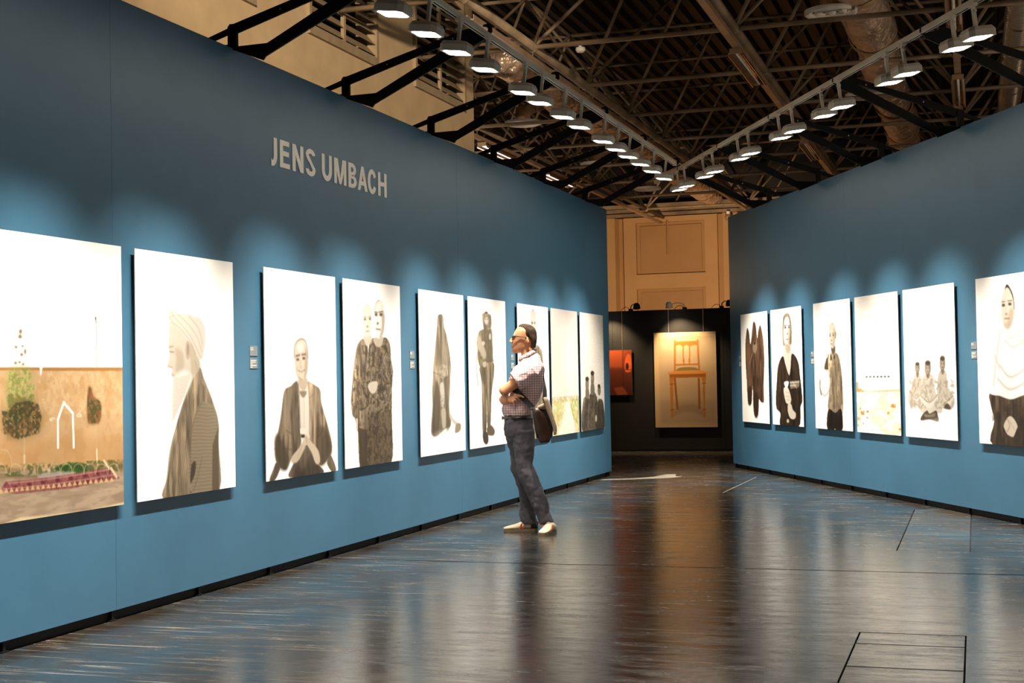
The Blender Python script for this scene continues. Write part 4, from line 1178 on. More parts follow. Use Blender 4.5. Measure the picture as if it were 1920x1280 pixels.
def photo_print(key, wall, u0, z0, wid, hei, nu, nv, label, off=0.033, cables=0, group=None):
    r = empty('photo_print', wall_pos(wall, u0, 0, z0), wall.rotation_euler[2])
    obj('print_sheet', None, None, parent=r, mesh=sheet_mesh(key, nu, nv, wid, hei, -off))
    MB().box(0, wid, -off + 0.0004, -off + 0.006, 0, hei).build('board', M['edge'], r)
    i = 0.14
    m = MB()
    if off > 0.02:
        m.box(i, wid - i, -off + 0.006, -0.0005, i, i + 0.04); m.box(i, wid - i, -off + 0.006, -0.0005, hei - i - 0.04, hei - i)
        m.box(i, i + 0.04, -off + 0.006, -0.0005, i + 0.04, hei - i - 0.04); m.box(wid - i - 0.04, wid - i, -off + 0.006, -0.0005, i + 0.04, hei - i - 0.04)
        m.build('hanging_frame', M['backing'], r)
    for k in range(cables):
        x = wid * (0.24 + 0.56 * k)
        MB().tube([(x, -0.008, hei - 0.02), (x, -0.008, 2.51 - z0)], 0.003, 6).build('hanging_wire', M['wire'], r)
    tag(r, label, 'photograph', group)
    return r
G_L = 'portrait prints on the long wall'; G_R = 'portrait prints on the right-hand wall'
ZL, ZR = 0.666, 0.682
res_l = [(200, 400), (190, 400), (140, 340), (120, 320), (100, 280), (90, 260), (70, 220), (66, 220), (60, 210)]
lab_l = ['colour photograph of a mud wall with a white painted arch and red rug', 'print of a turbaned old man in profile wearing a striped robe', 'print of a smiling balding man in a suit seated with folded hands',
         'print of two soldiers in camouflage standing close together', 'print of a veiled woman in a grey burqa seated on white', 'print of a slim standing figure with thin dark legs and a strap',
         'portrait print mostly hidden behind the head of the visitor', 'pale colour print of a path through a dry green field', 'print of three dark-dressed men low on a white ground']
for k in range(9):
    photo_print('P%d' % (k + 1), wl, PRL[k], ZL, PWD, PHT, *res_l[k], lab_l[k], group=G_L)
res_r = [(70, 220), (76, 230), (90, 250), (96, 260), (110, 280), (120, 300)]
lab_r = ['print of three women wrapped in long brown veils', 'print of a fair woman in a dark cardigan holding her wrist', 'print of a boy in a shirt holding a pale ball',
         'pale colour print of a goal frame on an empty dusty field', 'print of three boys sitting cross-legged over open books', 'print of a woman in a white veil and dark dress']
for k in range(6):
    photo_print('R%d' % (k + 1), wr, -PRR[k], ZR, PWD, PHT, *res_r[k], lab_r[k], group=G_R)
photo_print('CH', wb, -5.437, 0.424, 1.11, 1.681, 140, 200, 'framed colour print of a wooden chair on the black partition', off=0.03, cables=2)
photo_print('OG', wb, -6.70, 1.007, 0.853, 0.808, 90, 90, 'small dark orange print on the black partition', off=0.03, cables=2)

# ------------------------------------------------------------------ small label cards beside the prints
def label_card(wall, u, z, wd, ht, lines, label):
    r = empty('label_card', wall_pos(wall, u, 0, z), wall.rotation_euler[2])
    MB().box(0, wd, -0.004, -0.0003, 0, ht).build('card', M['plate'], r)
    for k, ln in enumerate(lines):
        zz = ht - 0.012 - k * 0.0115
        MB().box(0.008, 0.008 + ln * (wd - 0.02), -0.0045, -0.0041, zz - 0.0045, zz).build('text_line', M['plate_text'], r)
    tag(r, label, 'label', 'grey label cards')
wh = [('left of the suited seated man', wl, 8.752), ('left of the burqa print', wl, 11.668), ('left of the half-hidden portrait', wl, 14.545),
      ('beside the veiled women', wr, -22.60), ('beside the boy with the ball', wr, -19.70), ('beside the white-veiled woman', wr, -15.485)]
for t, wall, u in wh:
    label_card(wall, u, 1.543, 0.108, 0.068, [.45, .5], 'upper small grey label card ' + t)
    label_card(wall, u, 1.455, 0.108, 0.070, [.9, .8, .3, .95, .3], 'lower small grey label card ' + t)

# ------------------------------------------------------------------ exhibition title on the wall
def strip(m, cx, cy, rx, ry, ix, iy, a0, a1, n=14, d=0.004):
    """part of an elliptic ring, angles in degrees, in the wall's (x, z) plane"""
    out = []; inn = []
    for k in range(n + 1):
        a = math.radians(a0 + (a1 - a0) * k / n)
        out.append((cx + rx * math.cos(a), cy + ry * math.sin(a))); inn.append((cx + ix * math.cos(a), cy + iy * math.sin(a)))
    for k in range(n):
        m.prism([out[k], out[k + 1], inn[k + 1], inn[k]], 'y', -d, -0.0003)
_lay = [0]
def bar(m, pts, d=0.004):
    _lay[0] = (_lay[0] + 1) % 6
    m.prism(pts, 'y', -d - 0.00025 * _lay[0], -0.0003)
def rect(m, x0, x1, z0, z1): bar(m, [(x0, z0), (x1, z0), (x1, z1), (x0, z1)])
def letter(ch, w_, h, parent, x, z):
    m = MB(); s = 0.050; t = 0.036
    if ch == 'J':
        rect(m, w_ - s, w_, 0.075, h); strip(m, w_ - s * 1.45, 0.075, s * 1.45, 0.082, s * 0.45, 0.042, -90, 0, 8); rect(m, 0, w_ - s * 1.4, -0.007, 0.034); rect(m, 0, 0.012, 0.03, 0.042)
    if ch == 'E':
        rect(m, 0, s, 0, h)
        for zz, ww in ((0, w_), (h / 2 - t / 2 + 0.006, w_ * 0.94), (h - t, w_ * 0.97)): rect(m, s, ww, zz, zz + t)
    if ch == 'N':
        rect(m, 0, s, 0, h); rect(m, w_ - s, w_, 0, h); bar(m, [(0, h), (w_ - s * 1.05, 0), (w_, 0), (s * 1.05, h)])
    if ch == 'S':
        rx = w_ / 2; ry = h * 0.262; c1, c2 = h - ry + 0.004, ry - 0.004
        strip(m, rx, c1, rx, ry, rx - s, ry - t, 10, 180); strip(m, rx, c2, rx, ry, rx - s, ry - t, 180, 370)
        bar(m, [(0, c1), (s, c1), (w_, c2), (w_ - s, c2)])
        bar(m, [(0.003, c1 - 0.012), (s, c1), (w_ - s, c2), (w_ - 0.003, c2 + 0.012), (w_ * 0.72, h * 0.47), (w_ * 0.25, h * 0.53)])
    if ch == 'U':
        rx = w_ / 2; rect(m, 0, s, 0.08, h); rect(m, w_ - s, w_, 0.08, h); strip(m, rx, 0.08, rx, 0.084, rx - s, 0.043, 180, 360)
    if ch == 'M':
        rect(m, 0, s * 0.92, 0, h); rect(m, w_ - s * 0.92, w_, 0, h)
        bar(m, [(0, h), (w_ / 2 - s * 0.36, 0), (w_ / 2 + s * 0.2, 0), (s * 1.35, h)]); bar(m, [(w_, h), (w_ - s * 1.35, h), (w_ / 2 - s * 0.2, 0), (w_ / 2 + s * 0.36, 0)])
    if ch == 'B':
        rect(m, 0, s, 0, h)
        for z0, z1, wx in ((h * 0.48, h, w_ * 0.95), (0, h * 0.54, w_)):
            ry = (z1 - z0) / 2; rx = wx - s - 0.02
            rect(m, s, s + 0.02, z0, z0 + t * 0.9); rect(m, s, s + 0.02, z1 - t * 0.9, z1)
            strip(m, s + 0.02, (z0 + z1) / 2, rx, ry, rx - s, ry - t * 0.9, -90, 90)
    if ch == 'A':
        bar(m, [(0, 0), (s, 0), (w_ / 2 + s * 0.46, h), (w_ / 2 - s * 0.46, h)]); bar(m, [(w_ - s, 0), (w_, 0), (w_ / 2 + s * 0.46, h), (w_ / 2 - s * 0.46, h)]); rect(m, w_ * 0.24, w_ * 0.76, h * 0.22, h * 0.39)
    if ch == 'C':
        rx = w_ / 2; strip(m, rx, h / 2, rx, h / 2 + 0.004, rx - s, h / 2 - t, 28, 332, 24)
    if ch == 'H':
        rect(m, 0, s, 0, h); rect(m, w_ - s, w_, 0, h); rect(m, s, w_ - s, h / 2 - t / 2 + 0.004, h / 2 + t / 2 + 0.004)
    o = m.build('letter', M['letter'], parent)
    o.location = (x, 0, z)
title = empty('wall_lettering', wall_pos(wl, 0, 0, 2.914), wl.rotation_euler[2])
tag(title, 'pale bold capital lettering JENS UMBACH on the blue wall', 'lettering')
LET = [('J', LX[0]), ('E', LX[1]), ('N', LX[2]), ('S', LX[3]), ('U', LX[4]), ('M', LX[5]), ('B', LX[6]), ('A', LX[7]), ('C', LX[8]), ('H', LX[9])]
for ch, (a, b_) in LET:
    letter(ch, b_ - a, 0.200, title, a, 0.0)

# ------------------------------------------------------------------ clip lamps on the black partition
clip_beam = bpy.data.lights.new('clip_beam', 'SPOT')
clip_beam.energy = 290; clip_beam.color = (1.0, 0.72, 0.40); clip_beam.spot_size = math.radians(95); clip_beam.spot_blend = 0.7; clip_beam.shadow_soft_size = 0.03
def clip_lamp(x, lean, lit, aimx, label):
    r = empty('clip_lamp', (x, YBK, 2.515), 0)
    MB().box(-0.03, 0.03, -0.02, 0.085, 0.0, 0.035).build('clamp', M['steel_black'], r)
    pts = catmull([(0, 0.03, 0.03), (0.02 * lean, 0.0, 0.09), (0.10 * lean, -0.14, 0.11), (0.17 * lean, -0.30, 0.07)], 5)
    MB().tube(pts, 0.009, 8).build('arm', M['steel_black'] if not lit else M['white_metal'], r, True)
    hx, hy, hz = 0.20 * lean, -0.36, 0.045
    h = MB().lathe([(0.004, 0.075), (0.035, 0.07), (0.06, 0.03), (0.068, -0.03), (0.062, -0.03), (0.05, 0.01)], (hx, hy, hz), (0, -0.25, 1), 16)
    hd = h.build('lamp_head', M['white_metal'] if lit else M['steel_black'], r, True)
    MB().lathe([(0.058, -0.02), (0.0005, -0.02)], (hx, hy, hz), (0, -0.25, 1), 16).build('bulb_face', M['lens'] if lit else M['white_metal'], hd)
    MB().tube(catmull([(0, 0.06, 0.02), (-0.09, 0.05, 0.07), (-0.16, 0.02, 0.03), (-0.18, -0.012, -0.02)], 5), 0.005, 6).build('cable', M['steel_black'], r, True)
    if lit:
        L_ = bpy.data.objects.new('clip_beam', clip_beam); COL.objects.link(L_); L_.parent = r
        src = Vector((hx, hy, hz - 0.03)); tg = Vector((aimx - x, -0.0, -1.1))
        L_.location = src; L_.rotation_euler = (tg - src).to_track_quat('-Z', 'Y').to_euler()
    tag(r, label, 'lamp', 'clip lamps on the black partition')
clip_lamp(-5.86, 1, False, -5.9, 'dark clip lamp on the black partition, nearest the orange print')
clip_lamp(-4.88, -1, True, -4.85, 'lit clip lamp on the black partition above the chair print')
clip_lamp(-4.22, 1, False, -4.2, 'dark clip lamp on the black partition, right of the lit one')
clip_lamp(-6.45, 1, True, -6.2, 'lit clip lamp on the partition half hidden by the lettered wall')

# ------------------------------------------------------------------ cable trays and strip fixtures under the long chords
def tray(x, y0, y1, label):
    r = empty('cable_tray', (x, 0, 6.06))
    m = MB(); m.box(-0.05, 0.05, y0, y1, 0, 0.012); m.box(-0.05, -0.042, y0, y1, 0.012, 0.07); m.box(0.042, 0.05, y0, y1, 0.012, 0.07)
    m.build('channel', M['tray'], r)
    y = 20.29 - 2 * G
    while y < y1:
        if y > y0:
            MB().box(-0.006, 0.006, y - 0.01, y + 0.01, 0.01, 0.21).build('hanger', M['steel'], r)
        y += G
    tag(r, label, 'cable tray')
tray(-3.17, 15.5, 43.5, 'long metal cable tray in the middle of the roof frame')
tray(-0.15, 15.5, 43.5, 'cable tray near the right edge, above the round duct')
tray(-6.19, 17.5, 43.5, 'cable tray just beyond the left light rail')
tray(-9.21, 23.5, 43.5, 'cable tray at far left behind the louvred block')
M['reflector'] = simple('fixture_reflector', '#b8a48e', 0.18, 0.9, var=0.1)
def strip_lamp(x, y0, ln, lit, label):
    r = empty('strip_lamp', (x, y0, 5.93))
    m = MB(); m.prism([(-0.03, 0.11), (0.03, 0.11), (0.11, 0.03), (0.11, 0.0), (0.10, 0.0), (0.10, 0.025), (0.025, 0.10), (-0.025, 0.10), (-0.10, 0.025), (-0.10, 0.0), (-0.11, 0.0), (-0.11, 0.03)], 'y', 0, ln)
    m.build('reflector', M['reflector'], r)
    MB().tube([(0, 0.05, 0.05), (0, ln - 0.05, 0.05)], 0.02, 8).build('lamp_tube', M['tube_on'] if lit else M['diffuser'], r, True)
    for yy in (0, ln):
        MB().box(-0.09, 0.09, yy - 0.006, yy + 0.006, 0.03, 0.11).build('end_plate', M['tray'], r)
    tag(r, label, 'strip light', 'strip lights under the trays')
strip_lamp(-3.17, 20.4, 2.4, False, 'mirrored strip lamp on the middle cable tray, nearest')
strip_lamp(-3.17, 29.0, 2.4, False, 'mirrored strip lamp on the middle tray, farther back')
strip_lamp(-0.15, 17.8, 2.4, False, 'mirrored strip lamp at the upper right edge of the picture')
strip_lamp(-0.15, 23.6, 2.6, False, 'mirrored strip lamp above the right-hand wall bracket')
strip_lamp(-9.21, 26.6, 2.3, True, 'lit strip lamp above the left wall behind the brackets')
strip_lamp(-9.21, 31.0, 2.3, True, 'second lit strip lamp farther behind the brackets')

# ------------------------------------------------------------------ air ducts and round diffusers
def duct(name, x, z, y0, y1, r0, mat, label, seg=2.0, wob=0.06, collars=True):
    r = empty(name, (x, y0, z))
    pts = []; rs = []
    ln = y1 - y0; n = int(ln / 0.22)
    for i in range(n + 1):
        y = ln * i / n
        ph = (y % 6.4) / 6.4
        rad = r0 * (1 + wob * math.sin(y * 2.1) + wob * 0.5 * math.sin(y * 5.3 + 1))
        pts.append((wob * 0.6 * math.sin(y * 0.9), y, -0.5 * wob * (1 - math.cos(2 * PI * ph)))); rs.append(rad)
    MB().tube(pts, rs, 20).build('duct_skin', mat, r, True)
    if collars:
        y = 1.2
        while y < ln - 0.5:
            MB().lathe([(r0 * 1.07, -0.13), (r0 * 1.09, -0.12), (r0 * 1.09, 0.12), (r0 * 1.07, 0.13)], (0, y, 0), (0, 1, 0), 20).build('collar', M['duct'], r, True)
            y += 3.2
    tag(r, label, 'duct')
    return r
duct('foil_duct', -1.45, 6.85, 16.0, 43.6, 0.36, M['foil'], 'large foil-wrapped air duct running back at upper right')
duct('foil_duct', -7.55, 6.85, 22.95, 43.6, 0.33, M['foil'], 'foil-wrapped air duct behind the left light rail')
rr = duct('spiral_duct', 0.80, 6.85, 16.0, 43.6, 0.22, M['spiral'], 'shiny ribbed spiral duct at the right edge', wob=0.0, collars=False)
first = None
for k in range(90):
    if first is None:
        o = MB().lathe([(0.221, -0.02), (0.232, 0), (0.221, 0.02)], (0, 0, 0), (0, 1, 0), 16).build('rib', M['spiral'], rr, True); first = o
    else: o = obj('rib', None, None, parent=rr, mesh=first.data)
    o.location = (0, 0.2 + k * 0.16, 0)
def diffuser(x, y, dx, label):
    r = empty('ceiling_diffuser', (x, y, 6.42))
    MB().lathe([(0.37, 0.05), (0.37, 0.0), (0.33, -0.015), (0.27, 0.03), (0.26, 0.05)], (0, 0, 0), n=28).build('outer_ring', M['diffuser'], r, True)
    MB().lathe([(0.23, 0.05), (0.22, 0.0), (0.18, -0.01), (0.14, 0.04)], (0, 0, 0), n=24).build('inner_ring', M['diffuser'], r, True)
    MB().lathe([(0.08, 0.03), (0.07, -0.01), (0.0005, -0.02)], (0, 0, 0), n=16).build('centre_cone', M['diffuser'], r, True)
    MB().lathe([(0.0005, 0.06), (0.15, 0.06), (0.15, 0.34), (0.0005, 0.34)], (0, 0, 0), n=24).build('plenum_box', M['duct'], r)
    if abs(dx) > 0:
        MB().tube(catmull([(0.0, 0, 0.26), (dx * 0.4, 0, 0.34), (dx * 0.75, 0, 0.40)], 4), 0.12, 12).build('branch', M['foil'], r, True)
    tag(r, label, 'air diffuser', 'round air diffusers')
diffuser(-1.82, 20.45, 0.25, 'round white air diffuser at the top edge beside the foil duct')
diffuser(-1.80, 26.88, 0.25, 'round air diffuser behind the right light rail')
diffuser(-8.48, 27.05, 0.7, 'round air diffuser seen between the left brackets, nearest')
diffuser(-8.55, 33.0, 0.7, 'round air diffuser between the left brackets, second')
diffuser(-8.4, 38.0, 0.7, 'round air diffuser far back where the rails meet')
sm = empty('smoke_detector', (-5.45, 20.29, 6.19))
MB().lathe([(0.0005, 0.04), (0.07, 0.04), (0.075, 0.0), (0.05, -0.03), (0.0005, -0.035)], (0, 0, 0), n=16).build('sensor_body', M['diffuser'], sm, True)
MB().box(-0.02, 0.02, -0.02, 0.02, 0.03, 0.066).build('mount', M['diffuser'], sm)
tag(sm, 'small white detector under the nearest roof tube', 'detector')

# ------------------------------------------------------------------ unseen fill lamps, added to light the roof frame, far wall and side block
def fill_light(x, y, z, e, size, col=FILL_COL):  # unseen point lamp, added to lift the roof frame and ducts
    d = bpy.data.lights.new('added_fill_lamp', 'POINT'); d.energy = e; d.color = col; d.shadow_soft_size = size
    o = bpy.data.objects.new('added_fill_lamp', d); COL.objects.link(o); o.location = (x, y, z)
fill_light(9.0, 9.0, 3.3, 520, 0.8, (1.0, 0.80, 0.60))
fill_light(3.0, 34.0, 2.2, 60, 0.6)
fill_light(-13.0, 32.0, 2.6, 160, 0.6)
fill_light(3.5, 20.5, 2.4, 260, 0.5, (1.0, 0.80, 0.62))
fill_light(-10.0, 28.0, 2.2, 160, 0.5, (1.0, 0.78, 0.58))
def added_fill_spot(name, loc, to, e, size, col, soft=0.4, blend=0.6):
    d = bpy.data.lights.new(name, 'SPOT'); d.energy = e; d.color = col; d.spot_size = math.radians(size); d.spot_blend = blend; d.shadow_soft_size = soft
    o = bpy.data.objects.new(name, d); COL.objects.link(o); o.location = loc
    o.rotation_euler = (Vector(to) - Vector(loc)).to_track_quat('-Z', 'Y').to_euler()
added_fill_spot('added_fill_spot', (-6.5, 34.0, 2.0), (-8.8, 44.0, 3.2), 2600, 75, FILL_COL)  # added out of sight behind the partition to brighten the far ochre wall
added_fill_spot('added_block_fill', (3.0, -5.0, 5.2), (-8.0, 17.0, 7.9), 34000, 20, (1.0, 0.78, 0.55), 0.4, 0.5)  # added behind the camera to brighten the louvred side block

# worn white paint marks on the floor
M['floor_paint'] = simple('worn_white_floor_paint', '#786f61', 0.6, var=0.3, scale=9)
def mark(poly):
    MB().prism(poly, 'z', 0.0002, 0.0010).build('paint_mark', M['floor_paint'], floor)
mark([(-4.70, 18.04), (-4.39, 18.137), (-4.138, 18.308), (-3.881, 18.481), (-3.749, 18.70), (-3.845, 18.78), (-3.93, 19.20), (-4.06, 19.15), (-4.12, 18.70), (-4.33, 18.40), (-4.70, 18.20)])
mark([(-2.786, 16.25), (-2.774, 16.20), (-2.756, 18.67), (-2.762, 18.70)])
# security camera under the far lintel
sc_ = empty('security_camera', (-7.12, YF - 0.35, 6.35))
MB().box(-0.05, 0.05, -0.05, 0.12, -0.10, 0.0).build('mount', M['diffuser'], sc_)
MB().ball((0, 0, -0.18), 0.11, 14, 10).build('dome', M['tray'], sc_, True)
tag(sc_, 'small dome camera high on the far wall by the right display wall', 'camera')

# ------------------------------------------------------------------ the visitor
# local frame: he faces -x, his left side is -y (towards the camera), z up; origin on the floor between his feet
MAN = empty('person_frame', (-3.80, 11.95, 0), math.radians(17.6))
MAN_LOC, MAN_RZ = MAN.location.copy(), MAN.rotation_euler[2]
bpy.data.objects.remove(MAN)

def loft(m, rings, n=20, power=2.3):
    """rings: (x, y, z, rx, ry[, tiltx]) horizontal slices; closed at both ends"""
    vs = []; fs = []
    for rg in rings:
        x, y, z, rx, ry = rg[:5]; tl = rg[5] if len(rg) > 5 else 0.0
        for k in range(n):
            a = 2 * PI * k / n
            c, s = math.cos(a), math.sin(a)
            cx = math.copysign(abs(c) ** (2 / power), c) * rx; sy = math.copysign(abs(s) ** (2 / power), s) * ry
            vs.append((x + cx, y + sy, z + cx * tl))
    for i in range(len(rings) - 1):
        for k in range(n):
            a = i * n + k; b = i * n + (k + 1) % n
            fs.append((a, b, b + n, a + n))
    fs.append(tuple(range(n - 1, -1, -1))); t = (len(rings) - 1) * n
    fs.append(tuple(t + k for k in range(n)))
    return m.raw(vs, fs)
def ellipsoid(m, c, r, n=14, k=10, rot=None):
    vs = []; fs = []
    R = rot or Matrix.Identity(3)
    for i in range(1, k):
        t = PI * i / k
        for j in range(n):
            a = 2 * PI * j / n
            vs.append(Vector(c) + R @ Vector((r[0] * math.sin(t) * math.cos(a), r[1] * math.sin(t) * math.sin(a), -r[2] * math.cos(t))))
    b0 = len(vs); vs.append(Vector(c) + R @ Vector((0, 0, -r[2]))); vs.append(Vector(c) + R @ Vector((0, 0, r[2])))
    for i in range(k - 2):
        for j in range(n):
            a = i * n + j; b = i * n + (j + 1) % n
            fs.append((a, b, b + n, a + n))
    for j in range(n):
        fs.append((b0, (j + 1) % n, j)); fs.append((b0 + 1, (k - 2) * n + j, (k - 2) * n + (j + 1) % n))
    return m.raw(vs, fs)
def fuse(o, vox, smooth=4, fac=0.5):
    r = o.modifiers.new('one_surface', 'REMESH'); r.mode = 'VOXEL'; r.voxel_size = vox; r.use_smooth_shade = True
    if smooth:
        s = o.modifiers.new('soften', 'SMOOTH'); s.iterations = smooth; s.factor = fac
    return o
def crumple(o, strength, size, name):
    t = bpy.data.textures.new(name, 'CLOUDS'); t.noise_scale = size; t.noise_depth = 2
    d = o.modifiers.new('cloth_folds', 'DISPLACE'); d.texture = t; d.strength = strength; d.mid_level = 0.5; d.texture_coords = 'LOCAL'
    return o

M['skin'] = simple('skin', '#c88a62', 0.5, var=0.08, scale=14, bump=0.05, bscale=120)
M['hair'] = simple('dark_brown_hair', '#33261a', 0.8, var=0.45, scale=40, stretch=(1, 1, 0.3), bump=0.5, bscale=120, spec=0.15)
M['trouser'] = simple('slate_cotton', '#48434a', 0.75, var=0.10, scale=6, bump=0.15, bscale=25)
M['belt'] = simple('black_leather', '#17130f', 0.4, var=0.2)
M['shoe'] = simple('cream_suede', '#e0cfae', 0.7, var=0.10, scale=12)
M['shoe_orange'] = simple('orange_shoe_stripe', '#b8512a', 0.6, var=0.1)
M['sole'] = simple('shoe_sole', '#6b5a43', 0.7, var=0.15)
M['shoe_dark'] = simple('brown_shoe_heel', '#3a2c20', 0.6, var=0.15)
M['glass_frame'] = simple('dark_spectacle_frame', '#120e0c', 0.6, var=0.1)
M['bag_brown'] = simple('brown_bag_leather', '#331c10', 0.4, var=0.3, scale=8, bump=0.2, bscale=20)
M['bag_black'] = simple('black_bag_lining', '#15100d', 0.6, var=0.2)
M['bag_canvas'] = simple('beige_bag_flap', '#a58f78', 0.7, var=0.12, scale=10, bump=0.15, bscale=25)
def spectacle_glass():
    m, nt, b = newmat('spectacle_glass')
    b.inputs['Base Color'].default_value = (1, 1, 1, 1); b.inputs['Transmission Weight'].default_value = 1.0
    b.inputs['Roughness'].default_value = 0.02; b.inputs['IOR'].default_value = 1.1
    return m
M['specs'] = spectacle_glass()
def check_shirt():
    m, nt, b = newmat('pink_check_cotton'); L = nt.links.new
    tc = N(nt, 'ShaderNodeTexCoord'); sp = N(nt, 'ShaderNodeSeparateXYZ'); L(tc.outputs['Object'], sp.inputs[0])
    def lines(sock, per, wd):
        a = N(nt, 'ShaderNodeMath', operation='PINGPONG'); a.inputs[1].default_value = per / 2; L(sock, a.inputs[0])
        c = N(nt, 'ShaderNodeMath', operation='LESS_THAN'); c.inputs[1].default_value = wd / 2; L(a.outputs[0], c.inputs[0]); return c.outputs[0]
    gx = lines(sp.outputs['X'], 0.021, 0.0052); gz = lines(sp.outputs['Z'], 0.021, 0.0052)
    ad = N(nt, 'ShaderNodeMath', operation='ADD'); L(gx, ad.inputs[0]); L(gz, ad.inputs[1])
    ml = N(nt, 'ShaderNodeMath', operation='MULTIPLY'); ml.inputs[1].default_value = 0.5; L(ad.outputs[0], ml.inputs[0])
    rp = N(nt, 'ShaderNodeValToRGB'); rp.color_ramp.elements[0].color = hexc('#ecd9d4'); rp.color_ramp.elements[1].color = hexc('#9a5054')
    e = rp.color_ramp.elements.new(0.5); e.color = hexc('#c08a88'); L(ml.outputs[0], rp.inputs[0]); L(rp.outputs[0], b.inputs['Base Color'])
    b.inputs['Roughness'].default_value = 0.8
    nz = N(nt, 'ShaderNodeTexNoise'); nz.inputs['Scale'].default_value = 16; nz.inputs['Detail'].default_value = 3; L(tc.outputs['Object'], nz.inputs['Vector'])
    bp = N(nt, 'ShaderNodeBump'); bp.inputs['Strength'].default_value = 0.35; bp.inputs['Distance'].default_value = 0.03; L(nz.outputs['Fac'], bp.inputs['Height']); L(bp.outputs[0], b.inputs['Normal'])
    return m
M['shirt'] = check_shirt()

def P3(q, y): return (q[0], y, q[1])

# --- body: head, neck, trunk, arms, hands, legs as one fused surface
b = MB()
# head: slices (front x, back x, z, half width)
prof = [  # chin .. crown, (front point, back point, half-width)
    ((-0.0548, 1.5711), (0.0324, 1.5849), 0.030), ((-0.0776, 1.5834), (0.0531, 1.5977), 0.045), ((-0.0870, 1.5977), (0.0789, 1.6105), 0.053), ((-0.0866, 1.6182), (0.1073, 1.6258), 0.060),
    ((-0.0873, 1.6396), (0.1194, 1.6437), 0.064), ((-0.0828, 1.6591), (0.1248, 1.6591), 0.068), ((-0.0794, 1.6795), (0.1293, 1.6795), 0.071), ((-0.0749, 1.7000), (0.1317, 1.7000), 0.073),
    ((-0.0755, 1.7230), (0.1331, 1.7230), 0.075), ((-0.0689, 1.7460), (0.1315, 1.7460), 0.076), ((-0.0572, 1.7690), (0.1253, 1.7690), 0.075), ((-0.0430, 1.7895), (0.1139, 1.7895), 0.068),
    ((-0.0259, 1.8063), (0.0953, 1.8063), 0.055), ((-0.0042, 1.8186), (0.0674, 1.8186), 0.034)]
rings = []
for fr, bk, hw in prof:
    z = (fr[1] + bk[1]) / 2
    rings.append(((fr[0] + bk[0]) / 2, 0.0, z, (bk[0] - fr[0]) / 2, hw, (bk[1] - fr[1]) / max(1e-3, bk[0] - fr[0])))
loft(b, rings, 24, 2.25)
# nose, brow, lips, chin, ears
nt_, nb_ = (-0.1080, 1.6816), (-0.0714, 1.7204)
b.tube([(nb_[0] + 0.012, 0, nb_[1]), ((nt_[0] + nb_[0]) / 2 + 0.008, 0, (nt_[1] + nb_[1]) / 2 + 0.002), (nt_[0] + 0.010, 0, nt_[1] - 0.001), (nt_[0] + 0.026, 0, nt_[1] - 0.012)], [0.009, 0.012, 0.0135, 0.009], 10)
for s in (-1, 1):
    c = (-0.0928, 1.6719); ellipsoid(b, (c[0] + 0.004, s * 0.012, c[1]), (0.012, 0.009, 0.008))
    c = (-0.0672, 1.7281); ellipsoid(b, (c[0] + 0.010, s * 0.030, c[1]), (0.014, 0.026, 0.009))
    c = (0.0505, 1.6770); ellipsoid(b, (c[0], s * 0.078, c[1]), (0.018, 0.010, 0.034), rot=Matrix.Rotation(-0.2, 3, 'Y') @ Matrix.Rotation(s * 0.35, 3, 'Z'))
c = (-0.0877, 1.6417); ellipsoid(b, (c[0] + 0.004, 0, c[1]), (0.010, 0.022, 0.007))
c = (-0.0875, 1.6258); ellipsoid(b, (c[0] + 0.005, 0, c[1]), (0.010, 0.020, 0.007))
c = (-0.0810, 1.5926); ellipsoid(b, (c[0] + 0.014, 0, c[1]), (0.019, 0.022, 0.016))
# neck and trunk under the shirt
loft(b, [(0.0461, 0, 1.4954, 0.055, 0.062), (0.0493, 0, 1.5312, 0.058, 0.058), (0.0551, 0, 1.5670, 0.060, 0.058), (0.0533, 0, 1.6079, 0.062, 0.056), (0.0436, 0, 1.6386, 0.055, 0.050)], 18)
sh = (0.1121, 1.4750)
loft(b, [(-0.030, 0, 0.88, 0.080, 0.125), (-0.040, 0, 1.00, 0.095, 0.130), (-0.020, 0, 1.15, 0.105, 0.140), (0.025, 0, 1.30, 0.105, 0.150), (0.050, 0, 1.40, 0.085, 0.150), (0.040, 0, 1.46, 0.055, 0.08)], 20)
# arms crossed in front of the chest
elb_l = ((-0.2018) + 0.045, -0.205, 1.2500 - 0.005)
shl_l = (0.1168, -0.195, 1.4494)
b.tube([shl_l, (0.5 * shl_l[0] + 0.5 * elb_l[0], -0.222, 0.5 * shl_l[2] + 0.5 * elb_l[2] - 0.004), elb_l], [0.056, 0.050, 0.043], 14)
b.tube([elb_l, (elb_l[0] - 0.005, -0.12, elb_l[2] + 0.006), (elb_l[0] + 0.01, 0.02, elb_l[2] + 0.012), (elb_l[0] + 0.045, 0.13, elb_l[2] + 0.012)], [0.043, 0.043, 0.036, 0.026], 14)
ellipsoid(b, elb_l, (0.042, 0.044, 0.042))
b.tube([(elb_l[0] + 0.045, 0.13, elb_l[2] + 0.012), (elb_l[0] + 0.075, 0.20, elb_l[2] + 0.0)], [0.026, 0.034], 10)
elb_r = ((-0.1859) + 0.030, 0.195, 1.1623 + 0.02)
shl_r = (shl_l[0] - 0.015, 0.195, shl_l[2])
b.tube([shl_r, (0.5 * shl_r[0] + 0.5 * elb_r[0], 0.222, 0.5 * (shl_r[2] + elb_r[2])), elb_r], [0.056, 0.049, 0.043], 12)
wr_r = ((-0.1217), -0.175, 1.1594)
b.tube([elb_r, (elb_r[0] - 0.012, 0.08, elb_r[2] - 0.012), (elb_r[0] - 0.004, -0.07, wr_r[2] - 0.004), (elb_r[0] + 0.035, -0.155, wr_r[2]), wr_r], [0.043, 0.043, 0.038, 0.030, 0.026], 14)
